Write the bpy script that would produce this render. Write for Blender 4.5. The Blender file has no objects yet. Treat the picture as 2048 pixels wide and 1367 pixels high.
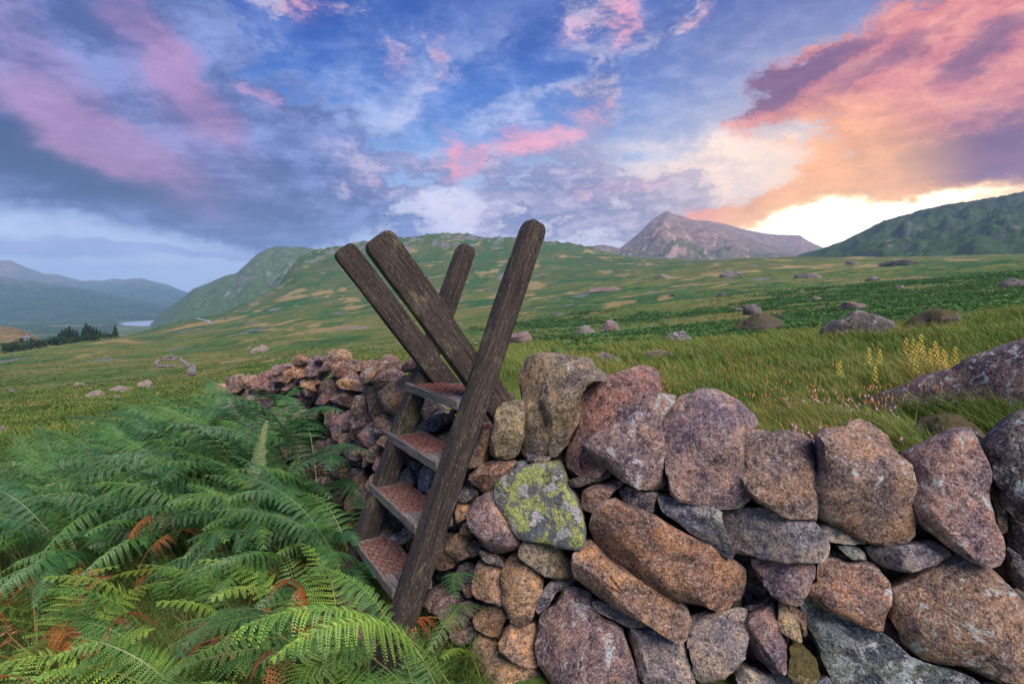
import bpy, bmesh, math, random
import numpy as np
from mathutils import Vector, Matrix, noise as mnoise

# ------------------------------------------------------------------ camera, sky, fill lamp, exposure
random.seed(7); rng = np.random.default_rng(7)
scene = bpy.context.scene
col = scene.collection
F, HY, CX, CY = 1072.0, 605.0, 1024.0, 683.5          # focal length, horizon row, centre (pixels of a 2048 x 1367 frame)
PITCH = math.atan((CY - HY) / F)
CT, ST = math.cos(PITCH), math.sin(PITCH)

def ray(px, py):
    """direction of a pixel, scaled so that the forward component Y is 1"""
    r, u = (px - CX) / F, (CY - py) / F
    y, z = CT + u * ST, -ST + u * CT
    return Vector((r / y, 1.0, z / y))

def proj(p):
    d = p[1] * CT - p[2] * ST; u = p[1] * ST + p[2] * CT
    return CX + F * p[0] / d, CY - F * u / d

cam_data = bpy.data.cameras.new('camera')
cam_data.sensor_width = 36.0
cam_data.lens = 36.0 * F / 2048.0
cam_data.clip_start = 0.02
cam_data.clip_end = 60000.0
cam = bpy.data.objects.new('camera', cam_data)
cam.rotation_euler = (math.pi / 2 - PITCH, 0, 0)
col.objects.link(cam)
scene.camera = cam

vs = scene.view_settings
vs.view_transform = 'Standard'; vs.look = 'None'; vs.gamma = 1.0; vs.use_curve_mapping = False
vs.exposure = 0.45
scene.cycles.use_denoising = True
scene.cycles.max_bounces = 5
scene.cycles.diffuse_bounces = 3
scene.cycles.volume_bounces = 1
scene.cycles.transparent_max_bounces = 6

def azel(px, py):
    d = ray(px, py).normalized()
    return math.degrees(math.atan2(d.x, d.y)), math.degrees(math.asin(d.z))

SUN_AZ, SUN_EL = azel(1655, 436)

class G:
    """tiny helper for writing shader graphs"""
    def __init__(s, tree): s.t = tree; s.n = tree.nodes; s.l = tree.links
    def put(s, sock, v):
        if isinstance(v, bpy.types.NodeSocket): s.l.new(v, sock)
        elif v is not None:
            if hasattr(sock.default_value, '__len__') and not hasattr(v, '__len__'): v = (v,) * len(sock.default_value)
            if hasattr(v, '__len__') and len(sock.default_value) == 4 and len(v) == 3: v = (*v, 1.0)
            sock.default_value = v
    def m(s, op, a, b=None, c=None, clamp=False):
        n = s.n.new('ShaderNodeMath'); n.operation = op; n.use_clamp = clamp
        s.put(n.inputs[0], a)
        if b is not None: s.put(n.inputs[1], b)
        if c is not None: s.put(n.inputs[2], c)
        return n.outputs[0]
    def v(s, op, a, b=None, scale=None):
        n = s.n.new('ShaderNodeVectorMath'); n.operation = op
        s.put(n.inputs[0], a)
        if b is not None: s.put(n.inputs[1], b)
        if scale is not None: s.put(n.inputs['Scale'], scale)
        return n.outputs['Value'] if op in ('LENGTH', 'DOT_PRODUCT', 'DISTANCE') else n.outputs[0]
    def xyz(s, x, y, z):
        n = s.n.new('ShaderNodeCombineXYZ'); s.put(n.inputs[0], x); s.put(n.inputs[1], y); s.put(n.inputs[2], z); return n.outputs[0]
    def sep(s, v):
        n = s.n.new('ShaderNodeSeparateXYZ'); s.put(n.inputs[0], v); return n.outputs
    def noise(s, vec, scale, detail=4, rough=0.55, dist=0.0, lac=2.0, out=0):
        n = s.n.new('ShaderNodeTexNoise'); s.put(n.inputs['Vector'], vec)
        n.inputs['Scale'].default_value = scale; n.inputs['Detail'].default_value = detail
        n.inputs['Roughness'].default_value = rough; n.inputs['Distortion'].default_value = dist; n.inputs['Lacunarity'].default_value = lac
        return n.outputs[out]
    def vor(s, vec, scale, feature='F1', rand=1.0, out=0):
        n = s.n.new('ShaderNodeTexVoronoi'); n.feature = feature; s.put(n.inputs['Vector'], vec)
        n.inputs['Scale'].default_value = scale; n.inputs['Randomness'].default_value = rand
        return n.outputs[out]
    def ss(s, x, a, b, lo=0.0, hi=1.0, kind='SMOOTHSTEP'):
        n = s.n.new('ShaderNodeMapRange'); n.interpolation_type = kind; n.clamp = True
        s.put(n.inputs[0], x); s.put(n.inputs[1], a); s.put(n.inputs[2], b); s.put(n.inputs[3], lo); s.put(n.inputs[4], hi)
        return n.outputs[0]
    def mix(s, f, a, b, blend='MIX'):
        n = s.n.new('ShaderNodeMix'); n.data_type = 'RGBA'; n.blend_type = blend; n.clamp_factor = True
        s.put(n.inputs[0], f); s.put(n.inputs[6], a); s.put(n.inputs[7], b)
        return n.outputs[2]
    def ramp(s, f, stops, interp='LINEAR'):
        n = s.n.new('ShaderNodeValToRGB'); s.put(n.inputs[0], f); n.color_ramp.interpolation = interp
        el = n.color_ramp.elements
        while len(el) < len(stops): el.new(0.5)
        for e, (p, c) in zip(el, stops): e.position = p; e.color = (*c, 1) if len(c) == 3 else c
        return n.outputs[0]
    def mapping(s, v, loc=(0, 0, 0), rot=(0, 0, 0), scale=(1, 1, 1), kind='POINT'):
        n = s.n.new('ShaderNodeMapping'); n.vector_type = kind; s.put(n.inputs[0], v)
        n.inputs[1].default_value = loc; n.inputs[2].default_value = rot; n.inputs[3].default_value = scale
        return n.outputs[0]

def lin(r, g, b):
    f = lambda c: c / 12.92 if c <= 0.04045 else ((c + 0.055) / 1.055) ** 2.4
    return (f(r / 255), f(g / 255), f(b / 255))

def build_world():
    w = bpy.data.worlds.new('World'); scene.world = w; w.use_nodes = True
    g = G(w.node_tree); g.n.clear()
    tc = g.n.new('ShaderNodeTexCoord'); d = g.v('NORMALIZE', tc.outputs['Generated'])
    x, y, z = g.sep(d)
    az = g.m('MULTIPLY', g.m('ARCTAN2', x, y), 180 / math.pi)
    el = g.m('MULTIPLY', g.m('ARCSINE', z), 180 / math.pi)
    # clear twilight sky
    sky = g.n.new('ShaderNodeTexSky'); sky.sky_type = 'NISHITA'; sky.sun_disc = False
    sky.sun_elevation = math.radians(SUN_EL); sky.sun_rotation = math.radians(SUN_AZ)
    nish = g.v('SCALE', sky.outputs[0], scale=0.05)
    up = g.ss(el, -2, 40, kind='LINEAR')
    grad = g.ramp(up, [(0.0, lin(196, 212, 240)), (0.2, lin(196, 210, 238)), (0.38, lin(150, 180, 224)), (0.53, lin(78, 130, 204)), (0.66, lin(42, 98, 182)), (1.0, lin(40, 86, 166))])
    base = g.mix(0.06, grad, nish)
    # position on a cloud deck, so that streaks converge with perspective
    zz = g.m('ADD', g.m('MAXIMUM', z, 0.0), 0.10)
    deck = g.xyz(g.m('DIVIDE', x, zz), g.m('DIVIDE', y, zz), 0.0)
    ds = g.v('MULTIPLY', d, (1.0, 1.0, 1.9))
    ds2 = g.v('ADD', ds, (7.3, 2.1, 4.7))
    wx = g.m('SUBTRACT', g.noise(ds, 6.5, 6, 0.70), 0.5)
    wy = g.m('SUBTRACT', g.noise(ds2, 6.5, 6, 0.70), 0.5)
    def warped(b): return g.xyz(g.m('MULTIPLY_ADD', wx, b, az), g.m('MULTIPLY_ADD', wy, b * 0.75, el), 1.0)
    p_tame, p_soft, p_wisp = warped(6), warped(11), warped(17)
    fine = g.noise(g.xyz(g.m('MULTIPLY_ADD', wx, 0.12, x), g.m('MULTIPLY_ADD', wy, 0.12, y), g.m('MULTIPLY', z, 1.9)), 12.0, 5, 0.68)
    streak = g.noise(g.mapping(deck, rot=(0, 0, 0.95), scale=(0.5, 1.7, 1)), 1.1, 4, 0.58, 0.4)
    chain = [None]
    def blobs(vec, lst):
        acc = None
        k = 0.0489                                      # degrees per pixel, roughly
        for (px, py, sx, sy, ang, amp) in lst:
            a, e = azel(px, py)
            ca, sa = math.cos(math.radians(ang)), math.sin(math.radians(ang))
            ux, uy, vx, vy = ca / (sx * k), sa / (sx * k), -sa / (sy * k), ca / (sy * k)
            if chain[0] is not None:                    # evaluate one after the other (keeps the shader stack small)
                n = g.n.new('ShaderNodeVectorMath'); n.operation = 'MULTIPLY_ADD'
                g.l.new(chain[0], n.inputs[0]); n.inputs[1].default_value = (1e-7,) * 3; g.l.new(vec, n.inputs[2]); src = n.outputs[0]
            else: src = vec
            u = g.v('DOT_PRODUCT', src, (ux, uy, -(ux * a + uy * e)))
            v = g.v('DOT_PRODUCT', src, (vx, vy, -(vx * a + vy * e)))
            r = g.m('MULTIPLY_ADD', v, v, g.m('MULTIPLY', u, u))
            b = g.m('DIVIDE', amp, g.m('MULTIPLY_ADD', r, r, 1.0))
            acc = b if acc is None else g.m('ADD', acc, b)
            chain[0] = acc
        return acc
    c = base
    sun_dir = Vector((math.sin(math.radians(SUN_AZ)) * math.cos(math.radians(SUN_EL)), math.cos(math.radians(SUN_AZ)) * math.cos(math.radians(SUN_EL)), math.sin(math.radians(SUN_EL))))
    cosun = g.v('DOT_PRODUCT', d, tuple(sun_dir))
    warm = g.ss(cosun, 0.80, 0.99)
    # pale veil (thin high cloud) thickening towards the horizon, in wisps higher up
    fs = g.m('ADD', g.m('MULTIPLY', fine, 0.5), g.m('MULTIPLY', streak, 0.5))
    veil = g.m('MULTIPLY', g.ss(fs, 0.42, 0.66), g.ss(el, 30, 6, 0.16, 0.7))
    c = g.mix(veil, c, lin(206, 208, 230))
    pale = blobs(p_wisp, [(850, 425, 250, 55, 4, 0.8), (600, 360, 80, 55, 30, 0.55), (1250, 330, 220, 50, 0, 0.4), (1000, 455, 330, 40, 0, 0.7), (1400, 360, 240, 60, 8, .6),
                          (410, 60, 60, 50, 40, 0.4), (720, 200, 200, 40, 24, 0.3), (1640, 310, 240, 50, 20, .45), (840, 190, 160, 26, 30, .3), (1080, 190, 170, 14, 24, .3)])
    c = g.mix(g.m('MULTIPLY', pale, g.ss(fine, .25, .6, .5, 1.1)), c, g.mix(warm, lin(222, 218, 234), lin(248, 228, 220)))
    # slate and mauve cloud masses on the left, soft above and torn below
    left = blobs(p_tame, [(100, 190, 260, 120, -20, 0.85), (330, 250, 240, 95, -30, 0.7), (60, 300, 220, 70, -4, 0.95), (330, 370, 290, 66, -9, 0.9), (30, 60, 130, 80, 70, 0.6), (300, 90, 150, 60, -45, .7)])
    torn = blobs(p_wisp, [(520, 400, 210, 46, -8, 0.8), (560, 260, 170, 75, -34, 0.8), (690, 320, 110, 75, -24, 0.75), (470, 150, 150, 60, -60, .4), (640, 430, 160, 26, -6, .6)])
    lm = g.m('ADD', g.m('MULTIPLY', left, g.ss(fs, 0.30, 0.62, 0.55, 1.2)), g.m('MULTIPLY', torn, g.ss(fine, 0.34, 0.64, 0.3, 1.4)))
    slate = g.mix(g.ss(fs, 0.40, 0.62), lin(98, 112, 164), lin(146, 158, 206))
    lowdark = blobs(p_tame, [(30, 300, 210, 52, -10, 1.0), (330, 385, 250, 42, -8, .65)])
    slate = g.mix(g.m('MULTIPLY', lowdark, 0.8), slate, lin(66, 82, 128))
    c = g.mix(g.ss(lm, 0.20, 0.90, 0, .95), c, slate)
    # grey-lilac band low in the middle, and small single clouds
    mid = blobs(p_wisp, [(1080, 330, 160, 60, 0, 0.85), (1240, 390, 190, 55, -4, 0.8), (1130, 430, 160, 40, 0, 0.75), (830, 350, 100, 36, 4, 0.9), (1190, 205, 50, 55, 40, 1.0),
                         (1330, 430, 130, 45, 6, .7), (1040, 440, 60, 20, 0, .8), (690, 350, 80, 70, 0, .5), (1170, 35, 85, 55, -10, 1.0), (1350, 60, 75, 26, 30, .85), (780, 130, 50, 45, 30, .5), (890, 130, 35, 55, 0, .5),
                         (1050, 475, 170, 26, 0, .5), (600, 10, 100, 40, 0, .75)])
    mm = g.m('MULTIPLY', mid, g.ss(fine, 0.32, 0.66, 0.3, 1.4))
    c = g.mix(g.ss(mm, 0.25, 0.95), c, g.mix(g.ss(fine, 0.38, 0.66), lin(128, 136, 178), lin(190, 182, 208)))
    # pink light on cloud edges
    pinkl = blobs(p_tame, [(320, 105, 190, 42, -46, 0.95), (150, 265, 230, 40, -26, 0.75), (260, 300, 150, 36, -14, 0.6), (70, 110, 190, 46, -55, .6), (350, 215, 90, 50, -30, .5)])
    c = g.mix(g.ss(g.m('MULTIPLY', pinkl, g.ss(fs, .28, .62, .6, 1.1)), 0.1, 1.25, 0, 0.72), c, lin(190, 148, 186))
    pink = blobs(p_soft, [(540, 205, 55, 28, -40, .5), (930, 325, 52, 36, 0, 1.05), (890, 285, 50, 22, -65, .5), (1065, 270, 66, 28, 0, 1.0), (1185, 238, 55, 28, 20, .7), (1240, 50, 36, 50, 10, .85), (615, 20, 46, 40, 0, .85), (1140, 75, 60, 34, 0, .4), (1390, 38, 46, 20, 30, .6),
                          (780, 125, 38, 42, 30, .4), (895, 130, 30, 50, 0, .5), (730, 370, 55, 30, 0, .4), (1250, 375, 120, 24, 5, .5)])
    c = g.mix(g.ss(g.m('MULTIPLY', pink, g.ss(fine, 0.32, 0.64, 0.4, 1.3)), 0.12, 1.2, 0, 0.8), c, lin(236, 172, 190))
    # the afterglow: broad warm light
    glow = g.m('POWER', g.m('MAXIMUM', cosun, 0.0), 22.0)
    c = g.mix(g.m('MULTIPLY', glow, 0.55), c, lin(255, 226, 196))
    # sunset cloud on the right
    right = blobs(p_soft, [(1555, 195, 65, 40, 30, 1.0), (1650, 140, 120, 42, 24, 1.0), (1820, 95, 170, 55, 24, 1.0), (2010, 40, 180, 90, 20, 1.0), (1960, 180, 120, 75, 35, 0.9), (1860, 290, 120, 55, 28, 0.95),
                           (2040, 290, 150, 70, 8, 1.0), (1700, 350, 140, 34, 18, 0.95), (1570, 395, 120, 30, 14, 0.9), (1960, 350, 210, 34, 6, .9), (1760, 250, 36, 16, 0, .75), (1480, 415, 90, 30, 12, .7), (2300, 180, 260, 180, 0, 1.0)])
    rm = g.m('MULTIPLY', right, g.ss(fine, 0.32, 0.66, 0.45, 1.3))
    shade = blobs(p_soft, [(1600, 142, 150, 26, 24, 1.0), (1780, 108, 120, 22, 20, .6), (2010, 288, 120, 36, 6, 1.1), (1520, 170, 40, 50, 40, .6), (1990, 95, 70, 24, 20, .7), (2300, 250, 260, 120, 0, .6)])
    oc = g.mix(g.ss(el, 16, 5), lin(216, 144, 146), lin(246, 176, 136))
    oc = g.mix(g.ss(fine, 0.42, 0.70, 0, 0.45), oc, lin(255, 200, 166))
    oc = g.mix(g.m('MULTIPLY', g.ss(fine, 0.50, 0.34), .55), oc, lin(176, 112, 130))
    oc = g.mix(g.ss(shade, 0.2, 1.05, 0, 0.85), oc, lin(132, 98, 136))
    oc = g.mix(g.ss(cosun, .978, .997, 0, .7), oc, lin(255, 200, 130))
    c = g.mix(g.ss(rm, 0.28, 0.95, 0, .96), c, oc)
    # bright core in the pass
    core = blobs(warped(6), [(1640, 445, 90, 34, 4, 1.0), (1790, 412, 150, 11, 10, 0.55), (1570, 475, 80, 26, 0, 0.6), (1950, 392, 120, 10, 6, .5), (1650, 488, 120, 26, 0, .9)])
    c = g.mix(g.ss(core, 0.04, 0.85), c, g.mix(g.ss(core, 0.15, 1.1), lin(255, 218, 140), (2.2, 1.95, 1.5)))
    # thin bars near the left horizon
    bars = blobs(warped(4), [(60, 500, 150, 12, 0, .8), (330, 500, 160, 6, -2, .7)])
    c = g.mix(g.ss(bars, 0.15, 0.7, 0, .6), c, lin(160, 164, 206))
    c = g.mix(1.0, c, g.mix(g.ss(fine, 0.30, 0.70), (0.93, 0.93, 0.95), (1.07, 1.07, 1.06)), 'MULTIPLY')
    gm = g.n.new('ShaderNodeGamma'); g.l.new(c, gm.inputs[0]); gm.inputs[1].default_value = 1.34; c = g.v('SCALE', gm.outputs[0], scale=1.22)
    c = g.mix(g.ss(el, -1.5, -4), c, (0.10, 0.11, 0.09))
    bg = g.n.new('ShaderNodeBackground'); g.l.new(c, bg.inputs[0]); bg.inputs[1].default_value = WORLD_STRENGTH
    out = g.n.new('ShaderNodeOutputWorld'); g.l.new(bg.outputs[0], out.inputs[0])
    w.cycles.sampling_method = 'NONE'

WORLD_STRENGTH = 0.79
build_world()

# added soft fill lamp behind the camera, not the sunset glow; brightens the foreground
LAMP_AZ, LAMP_EL = 150.0, 46.0
fill_lamp_data = bpy.data.lights.new('fill_lamp', 'SUN')
fill_lamp_data.energy = 4.2; fill_lamp_data.angle = math.radians(40); fill_lamp_data.color = (1.0, 0.93, 0.88)
fill_lamp = bpy.data.objects.new('fill_lamp', fill_lamp_data)
fill_lamp.rotation_euler = (math.pi / 2 - math.radians(LAMP_EL), 0, math.pi - math.radians(LAMP_AZ))
fill_lamp.location = (30, -50, 60)
col.objects.link(fill_lamp)

# ------------------------------------------------------------------ helpers
def obj_from(name, verts, faces, mat=None, parent=None, smooth=True, edges=()):
    me = bpy.data.meshes.new(name)
    me.from_pydata(verts, edges, faces)
    if smooth: me.polygons.foreach_set('use_smooth', [True] * len(me.polygons))
    o = bpy.data.objects.new(name, me); col.objects.link(o)
    if mat: me.materials.append(mat)
    if parent: o.parent = parent
    return o

def grid_obj(name, V, mat):
    """V: (rows, cols, 3) array of vertices -> one sheet"""
    r, c, _ = V.shape
    idx = np.arange(r * c).reshape(r, c)
    f = np.stack([idx[:-1, :-1], idx[:-1, 1:], idx[1:, 1:], idx[1:, :-1]], -1).reshape(-1, 4)
    me = bpy.data.meshes.new(name)
    me.vertices.add(r * c); me.vertices.foreach_set('co', V.reshape(-1).astype(np.float32))
    me.loops.add(len(f) * 4); me.loops.foreach_set('vertex_index', f.reshape(-1).astype(np.int32))
    me.polygons.add(len(f)); me.polygons.foreach_set('loop_start', np.arange(0, len(f) * 4, 4, dtype=np.int32))
    me.polygons.foreach_set('use_smooth', np.ones(len(f), bool))
    me.update(calc_edges=True); me.validate()
    me.materials.append(mat)
    o = bpy.data.objects.new(name, me); col.objects.link(o)
    return o

def attr(o, name, arr):
    a = o.data.attributes.new(name, 'FLOAT', 'POINT'); a.data.foreach_set('value', np.asarray(arr, np.float32).reshape(-1))

def tag(o, label=None, cat=None, group=None, kind=None):
    if label: o['label'] = label
    if cat: o['category'] = cat
    if group: o['group'] = group
    if kind: o['kind'] = kind
    return o

def empty(name, loc, label=None, cat=None, group=None):
    o = bpy.data.objects.new(name, None); col.objects.link(o); o.location = loc; o.empty_display_size = 0.1
    return tag(o, label, cat, group)

# numpy gradient noise
_perm = rng.permutation(256); _perm = np.concatenate([_perm, _perm]); _ga = rng.random(256) * 2 * math.pi
_gx, _gy = np.cos(_ga), np.sin(_ga)
def pn(x, y):
    x = np.asarray(x, float); y = np.asarray(y, float)
    xi, yi = np.floor(x).astype(int), np.floor(y).astype(int)
    xf, yf = x - xi, y - yi; xi &= 255; yi &= 255
    u, v = xf * xf * xf * (xf * (xf * 6 - 15) + 10), yf * yf * yf * (yf * (yf * 6 - 15) + 10)
    def gr(ix, iy, dx, dy):
        h = _perm[_perm[ix & 255] + (iy & 255)]; return _gx[h] * dx + _gy[h] * dy
    a, b = gr(xi, yi, xf, yf), gr(xi + 1, yi, xf - 1, yf)
    c, d = gr(xi, yi + 1, xf, yf - 1), gr(xi + 1, yi + 1, xf - 1, yf - 1)
    return ((a + u * (b - a)) + v * ((c + u * (d - c)) - (a + u * (b - a)))) * 1.5
def fbm(x, y, o=4, g=0.5):
    s, a = 0, 1.0
    for i in range(o): s = s + a * pn(x * 2 ** i + 17.3 * i, y * 2 ** i - 9.1 * i); a *= g
    return s
def ridged(x, y, o=4, g=0.5):
    s, a = 0, 1.0
    for i in range(o): s = s + a * (1 - 2 * np.abs(pn(x * 2 ** i + 31.7 * i, y * 2 ** i + 5.3 * i))); a *= g
    return s
def sstep(a, b, x):
    t = np.clip((x - a) / (b - a), 0, 1); return t * t * (3 - 2 * t)

# ------------------------------------------------------------------ the moor: a height field from what the photograph shows
def y2t(y):                                    # pixel row -> z / forward distance
    u = (CY - y) / F
    return (-ST + u * CT) / (CT + u * ST)
TD = [1.5, 2.0, 2.35, 2.7, 3.5, 5.0, 8.0, 12.0, 20, 40, 80, 150, 300, 600, 900, 1250, 1700]
TP = [-700, 0, 150, 235, 300, 400, 520, 600, 780, 900, 940, 1060, 1180, 1240, 1500, 1800, 2048, 2600]
# first seven rows: z; the rest: pixel row
TZ = {  # px: [z at 1.5 .. 8] + [rows at 12 .. 1700]
 -700: [-1.75, -1.85, -1.9, -1.97, -2.2, -2.5, -3.1, 900, 865, 820, 785, 755, 735, 745, 745, 745, 745],
 0:    [-1.66, -1.72, -1.76, -1.82, -1.95, -2.2, -2.7, 872, 842, 800, 766, 736, 703, 715, 720, 722, 722],
 150:  [-1.63, -1.68, -1.72, -1.76, -1.87, -2.05, -2.5, 856, 829, 792, 758, 727, 686, 695, 705, 705, 705],
 235:  [-1.62, -1.66, -1.7, -1.73, -1.83, -2.0, -2.4, 848, 822, 787, 754, 721, 674, 676, 690, 700, 700],
 300:  [-1.6, -1.64, -1.68, -1.7, -1.8, -1.95, -2.3, 840, 815, 783, 751, 718, 684, 657, 670, 690, 690],
 400:  [-1.59, -1.62, -1.65, -1.67, -1.73, -1.85, -2.1, 815, 795, 768, 741, 711, 675, 636, 645, 690, 690],
 520:  [-1.58, -1.60, -1.62, -1.64, -1.68, -1.72, -1.9, 780, 765, 745, 722, 698, 664, 620, 598, 640, 640],
 600:  [-1.57, -1.59, -1.60, -1.62, -1.64, -1.66, -1.72, 758, 745, 728, 708, 686, 655, 607, 556, 509, 560],
 780:  [-1.56, -1.57, -1.58, -1.58, -1.55, -1.40, -1.45, 745, 731, 713, 694, 672, 642, 594, 536, 476, 520],
 900:  [-1.55, -1.56, -1.56, -1.50, -1.20, -1.18, -1.25, 734, 720, 702, 683, 660, 629, 583, 526, 470, 510],
 940:  [-1.54, -1.55, -1.54, -1.42, -1.12, -1.12, -1.2, 730, 716, 699, 679, 656, 625, 579, 523, 466, 505],
 1060: [-1.52, -1.53, -1.50, -1.18, -1.02, -1.05, -1.12, 720, 706, 689, 669, 645, 612, 568, 521, 479, 520],
 1180: [-1.50, -1.52, -1.42, -1.05, -0.98, -1.0, -1.05, 710, 697, 680, 658, 631, 597, 553, 522, 496, 530],
 1240: [-1.50, -1.50, -1.35, -1.02, -0.97, -0.98, -1.02, 706, 693, 675, 652, 624, 589, 546, 519, 512, 545],
 1500: [-1.50, -1.46, -1.12, -0.97, -0.94, -0.93, -0.94, 693, 678, 655, 626, 594, 556, 516, 520, 535, 545],
 1800: [-1.48, -1.30, -1.0, -0.94, -0.90, -0.84, -0.75, 669, 652, 625, 595, 566, 536, 512, 518, 535, 545],
 2048: [-1.45, -1.12, -0.94, -0.90, -0.82, -0.70, -0.52, 634, 618, 595, 570, 544, 518, 505, 515, 530, 540],
 2600: [-1.40, -0.9, -0.72, -0.62, -0.45, -0.2, 0.2, 575, 560, 540, 520, 505, 492, 485, 495, 510, 520]}
_T = np.array([[TZ[p][i] / TD[i] if i < 7 else y2t(TZ[p][i]) for i in range(len(TD))] for p in TP])   # z / D
_PX = np.arange(-700, 2601, 10.0); _LD = np.arange(math.log(1.5), math.log(1700), 0.03)
_a = np.array([np.interp(_PX, TP, _T[:, j]) for j in range(len(TD))])           # (D, px)
_Z = np.array([np.interp(_LD, np.log(TD), _a[:, i]) for i in range(len(_PX))]).T  # (logD, px)
def _blur(A, n, ax):
    k = np.hanning(n + 2)[1:-1]; k /= k.sum(); P = np.pad(A, [(n // 2, n // 2) if i == ax else (0, 0) for i in range(2)], mode='edge')
    return np.apply_along_axis(lambda v: np.convolve(v, k, 'valid'), ax, P)
_Z = _blur(_blur(_Z, 5, 0), 7, 1)
def base_h(X, Y):
    D = np.clip(Y, 1.5, 1699); px = np.clip(CX + F * X / np.maximum(Y, 1.5) * (CT + 0.0), -699, 2599)
    i = np.clip((np.log(D) - _LD[0]) / 0.03, 0, len(_LD) - 1.001); j = np.clip((px + 700) / 10.0, 0, len(_PX) - 1.001)
    i0, j0 = i.astype(int), j.astype(int); a, b = i - i0, j - j0
    z = (_Z[i0, j0] * (1 - a) * (1 - b) + _Z[i0 + 1, j0] * a * (1 - b) + _Z[i0, j0 + 1] * (1 - a) * b + _Z[i0 + 1, j0 + 1] * a * b)
    return z * D
def crag_mask(X, Y):
    px = CX + F * X / np.maximum(Y, 1.5)
    hill = sstep(820, 1180, Y) * sstep(520, 640, px) * (1 - sstep(1150, 1260, px))
    return hill
def ground(X, Y):
    X = np.asarray(X, float); Y = np.asarray(Y, float)
    z = base_h(X, Y)
    far = np.clip(Y, 2, 1700)
    z = z + 0.035 * fbm(X / 0.9, Y / 0.9, 3) * sstep(1.0, 4, far) + 0.12 * fbm(X / 6, Y / 6, 3) * sstep(8, 25, far)
    z = z + 1.1 * fbm(X / 45, Y / 45, 4) * sstep(40, 200, far) + 4.0 * fbm(X / 170, Y / 170, 4) * sstep(250, 800, far)
    cm = crag_mask(X, Y)
    z = z + cm * (7 * ridged(X / 110, Y / 110, 4, 0.55) - 6 + 3.5 * ridged(X / 30, Y / 30, 3, .6))
    return z
def gz(x, y): return float(ground(np.array([x]), np.array([y]))[0])
def on_ground(px, py, dmin=2.6, dmax=1500):
    """where the sight line of a pixel meets the moor"""
    d = ray(px, py)
    ds = np.exp(np.linspace(math.log(dmin), math.log(dmax), 900))
    h = ground(d.x * ds, ds) - d.z * ds
    k = np.argmax(h > 0) if (h > 0).any() else len(ds) - 1
    k = max(k, 1); t = h[k - 1] / (h[k - 1] - h[k]) if h[k] != h[k - 1] else 0
    D = ds[k - 1] + (ds[k] - ds[k - 1]) * min(max(t, 0), 1)
    return Vector((d.x * D, D, gz(d.x * D, D)))

def new_mat(name):
    m = bpy.data.materials.new(name); m.use_nodes = True
    g = G(m.node_tree); g.n.clear()
    out = g.n.new('ShaderNodeOutputMaterial'); bs = g.n.new('ShaderNodeBsdfPrincipled')
    g.l.new(bs.outputs[0], out.inputs[0])
    bs.inputs['Roughness'].default_value = 0.85; bs.inputs['Specular IOR Level'].default_value = 0.25
    return m, g, bs, out
def bump(g, bs, h, strength, dist):
    b = g.n.new('ShaderNodeBump'); b.inputs['Strength'].default_value = strength; b.inputs['Distance'].default_value = dist
    g.put(b.inputs['Height'], h); g.l.new(b.outputs[0], bs.inputs['Normal']); return b
def attrib(g, name):
    n = g.n.new('ShaderNodeAttribute'); n.attribute_name = name; return n.outputs['Fac']

def moor_material():
    m, g, bs, out = new_mat('moorland')
    geo = g.n.new('ShaderNodeNewGeometry'); P = geo.outputs['Position']
    br, st, rk, far = attrib(g, 'bracken'), attrib(g, 'straw'), attrib(g, 'rock'), attrib(g, 'far')
    n1 = g.noise(P, 0.045, 5, 0.62, 0.4); n2 = g.noise(P, 0.35, 5, 0.65); n3 = g.noise(P, 3.0, 4, 0.7); n4 = g.noise(P, 0.012, 4, 0.6, 0.3)
    nn = g.m('ADD', g.m('MULTIPLY', n2, 0.55), g.m('MULTIPLY', n3, 0.45))
    nn = g.m('ADD', g.m('MULTIPLY', nn, 0.6), g.m('MULTIPLY', g.noise(P, 0.11, 6, 0.72), 0.4))
    grass = g.mix(g.ss(nn, 0.40, 0.60), (0.042, 0.085, 0.016), (0.13, 0.18, 0.045))
    grass = g.mix(g.ss(g.m('ADD', n1, g.m('MULTIPLY', n2, .3)), 0.54, 0.78, 0, .75), grass, (0.21, 0.165, 0.055))
    grass = g.mix(g.m('MULTIPLY', far, g.ss(g.m('ADD', n4, g.m('MULTIPLY', n1, .5)), .55, .9, .45, .95)), grass, g.mix(g.ss(nn, .4, .6), (0.035, 0.062, 0.022), (0.085, 0.115, 0.040)))
    brk = g.mix(g.ss(nn, 0.38, 0.62), (0.016, 0.055, 0.018), (0.065, 0.145, 0.042))
    c = g.mix(g.ss(g.m('ADD', br, g.m('MULTIPLY', g.m('SUBTRACT', nn, 0.5), 1.1)), 0.22, 0.80), grass, brk)
    stc = g.mix(g.ss(nn, .35, .65), (0.24, 0.15, 0.055), (0.36, 0.27, 0.12))
    c = g.mix(g.ss(g.m('ADD', st, g.m('MULTIPLY', g.m('SUBTRACT', nn, 0.5), 1.2)), 0.35, 0.75, 0, .85), c, stc)
    rc = g.mix(g.ss(n3, 0.35, 0.65), (0.10, 0.095, 0.105), (0.23, 0.205, 0.21))
    nf = g.noise(P, 0.06, 6, 0.72)
    c = g.mix(g.ss(g.m('ADD', rk, g.m('MULTIPLY', g.m('SUBTRACT', nf, 0.5), 1.6)), 0.45, 0.62, 0, .9), c, rc)
    g.l.new(c, bs.inputs['Base Color']); bs.inputs['Roughness'].default_value = 0.95; bs.inputs['Specular IOR Level'].default_value = 0.1
    hb = g.m('ADD', g.m('MULTIPLY', n3, 0.10), g.m('ADD', g.m('MULTIPLY', n2, 0.5), g.m('MULTIPLY', nf, 3.0)))
    bump(g, bs, hb, 0.7, 1.0)
    return m

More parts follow.
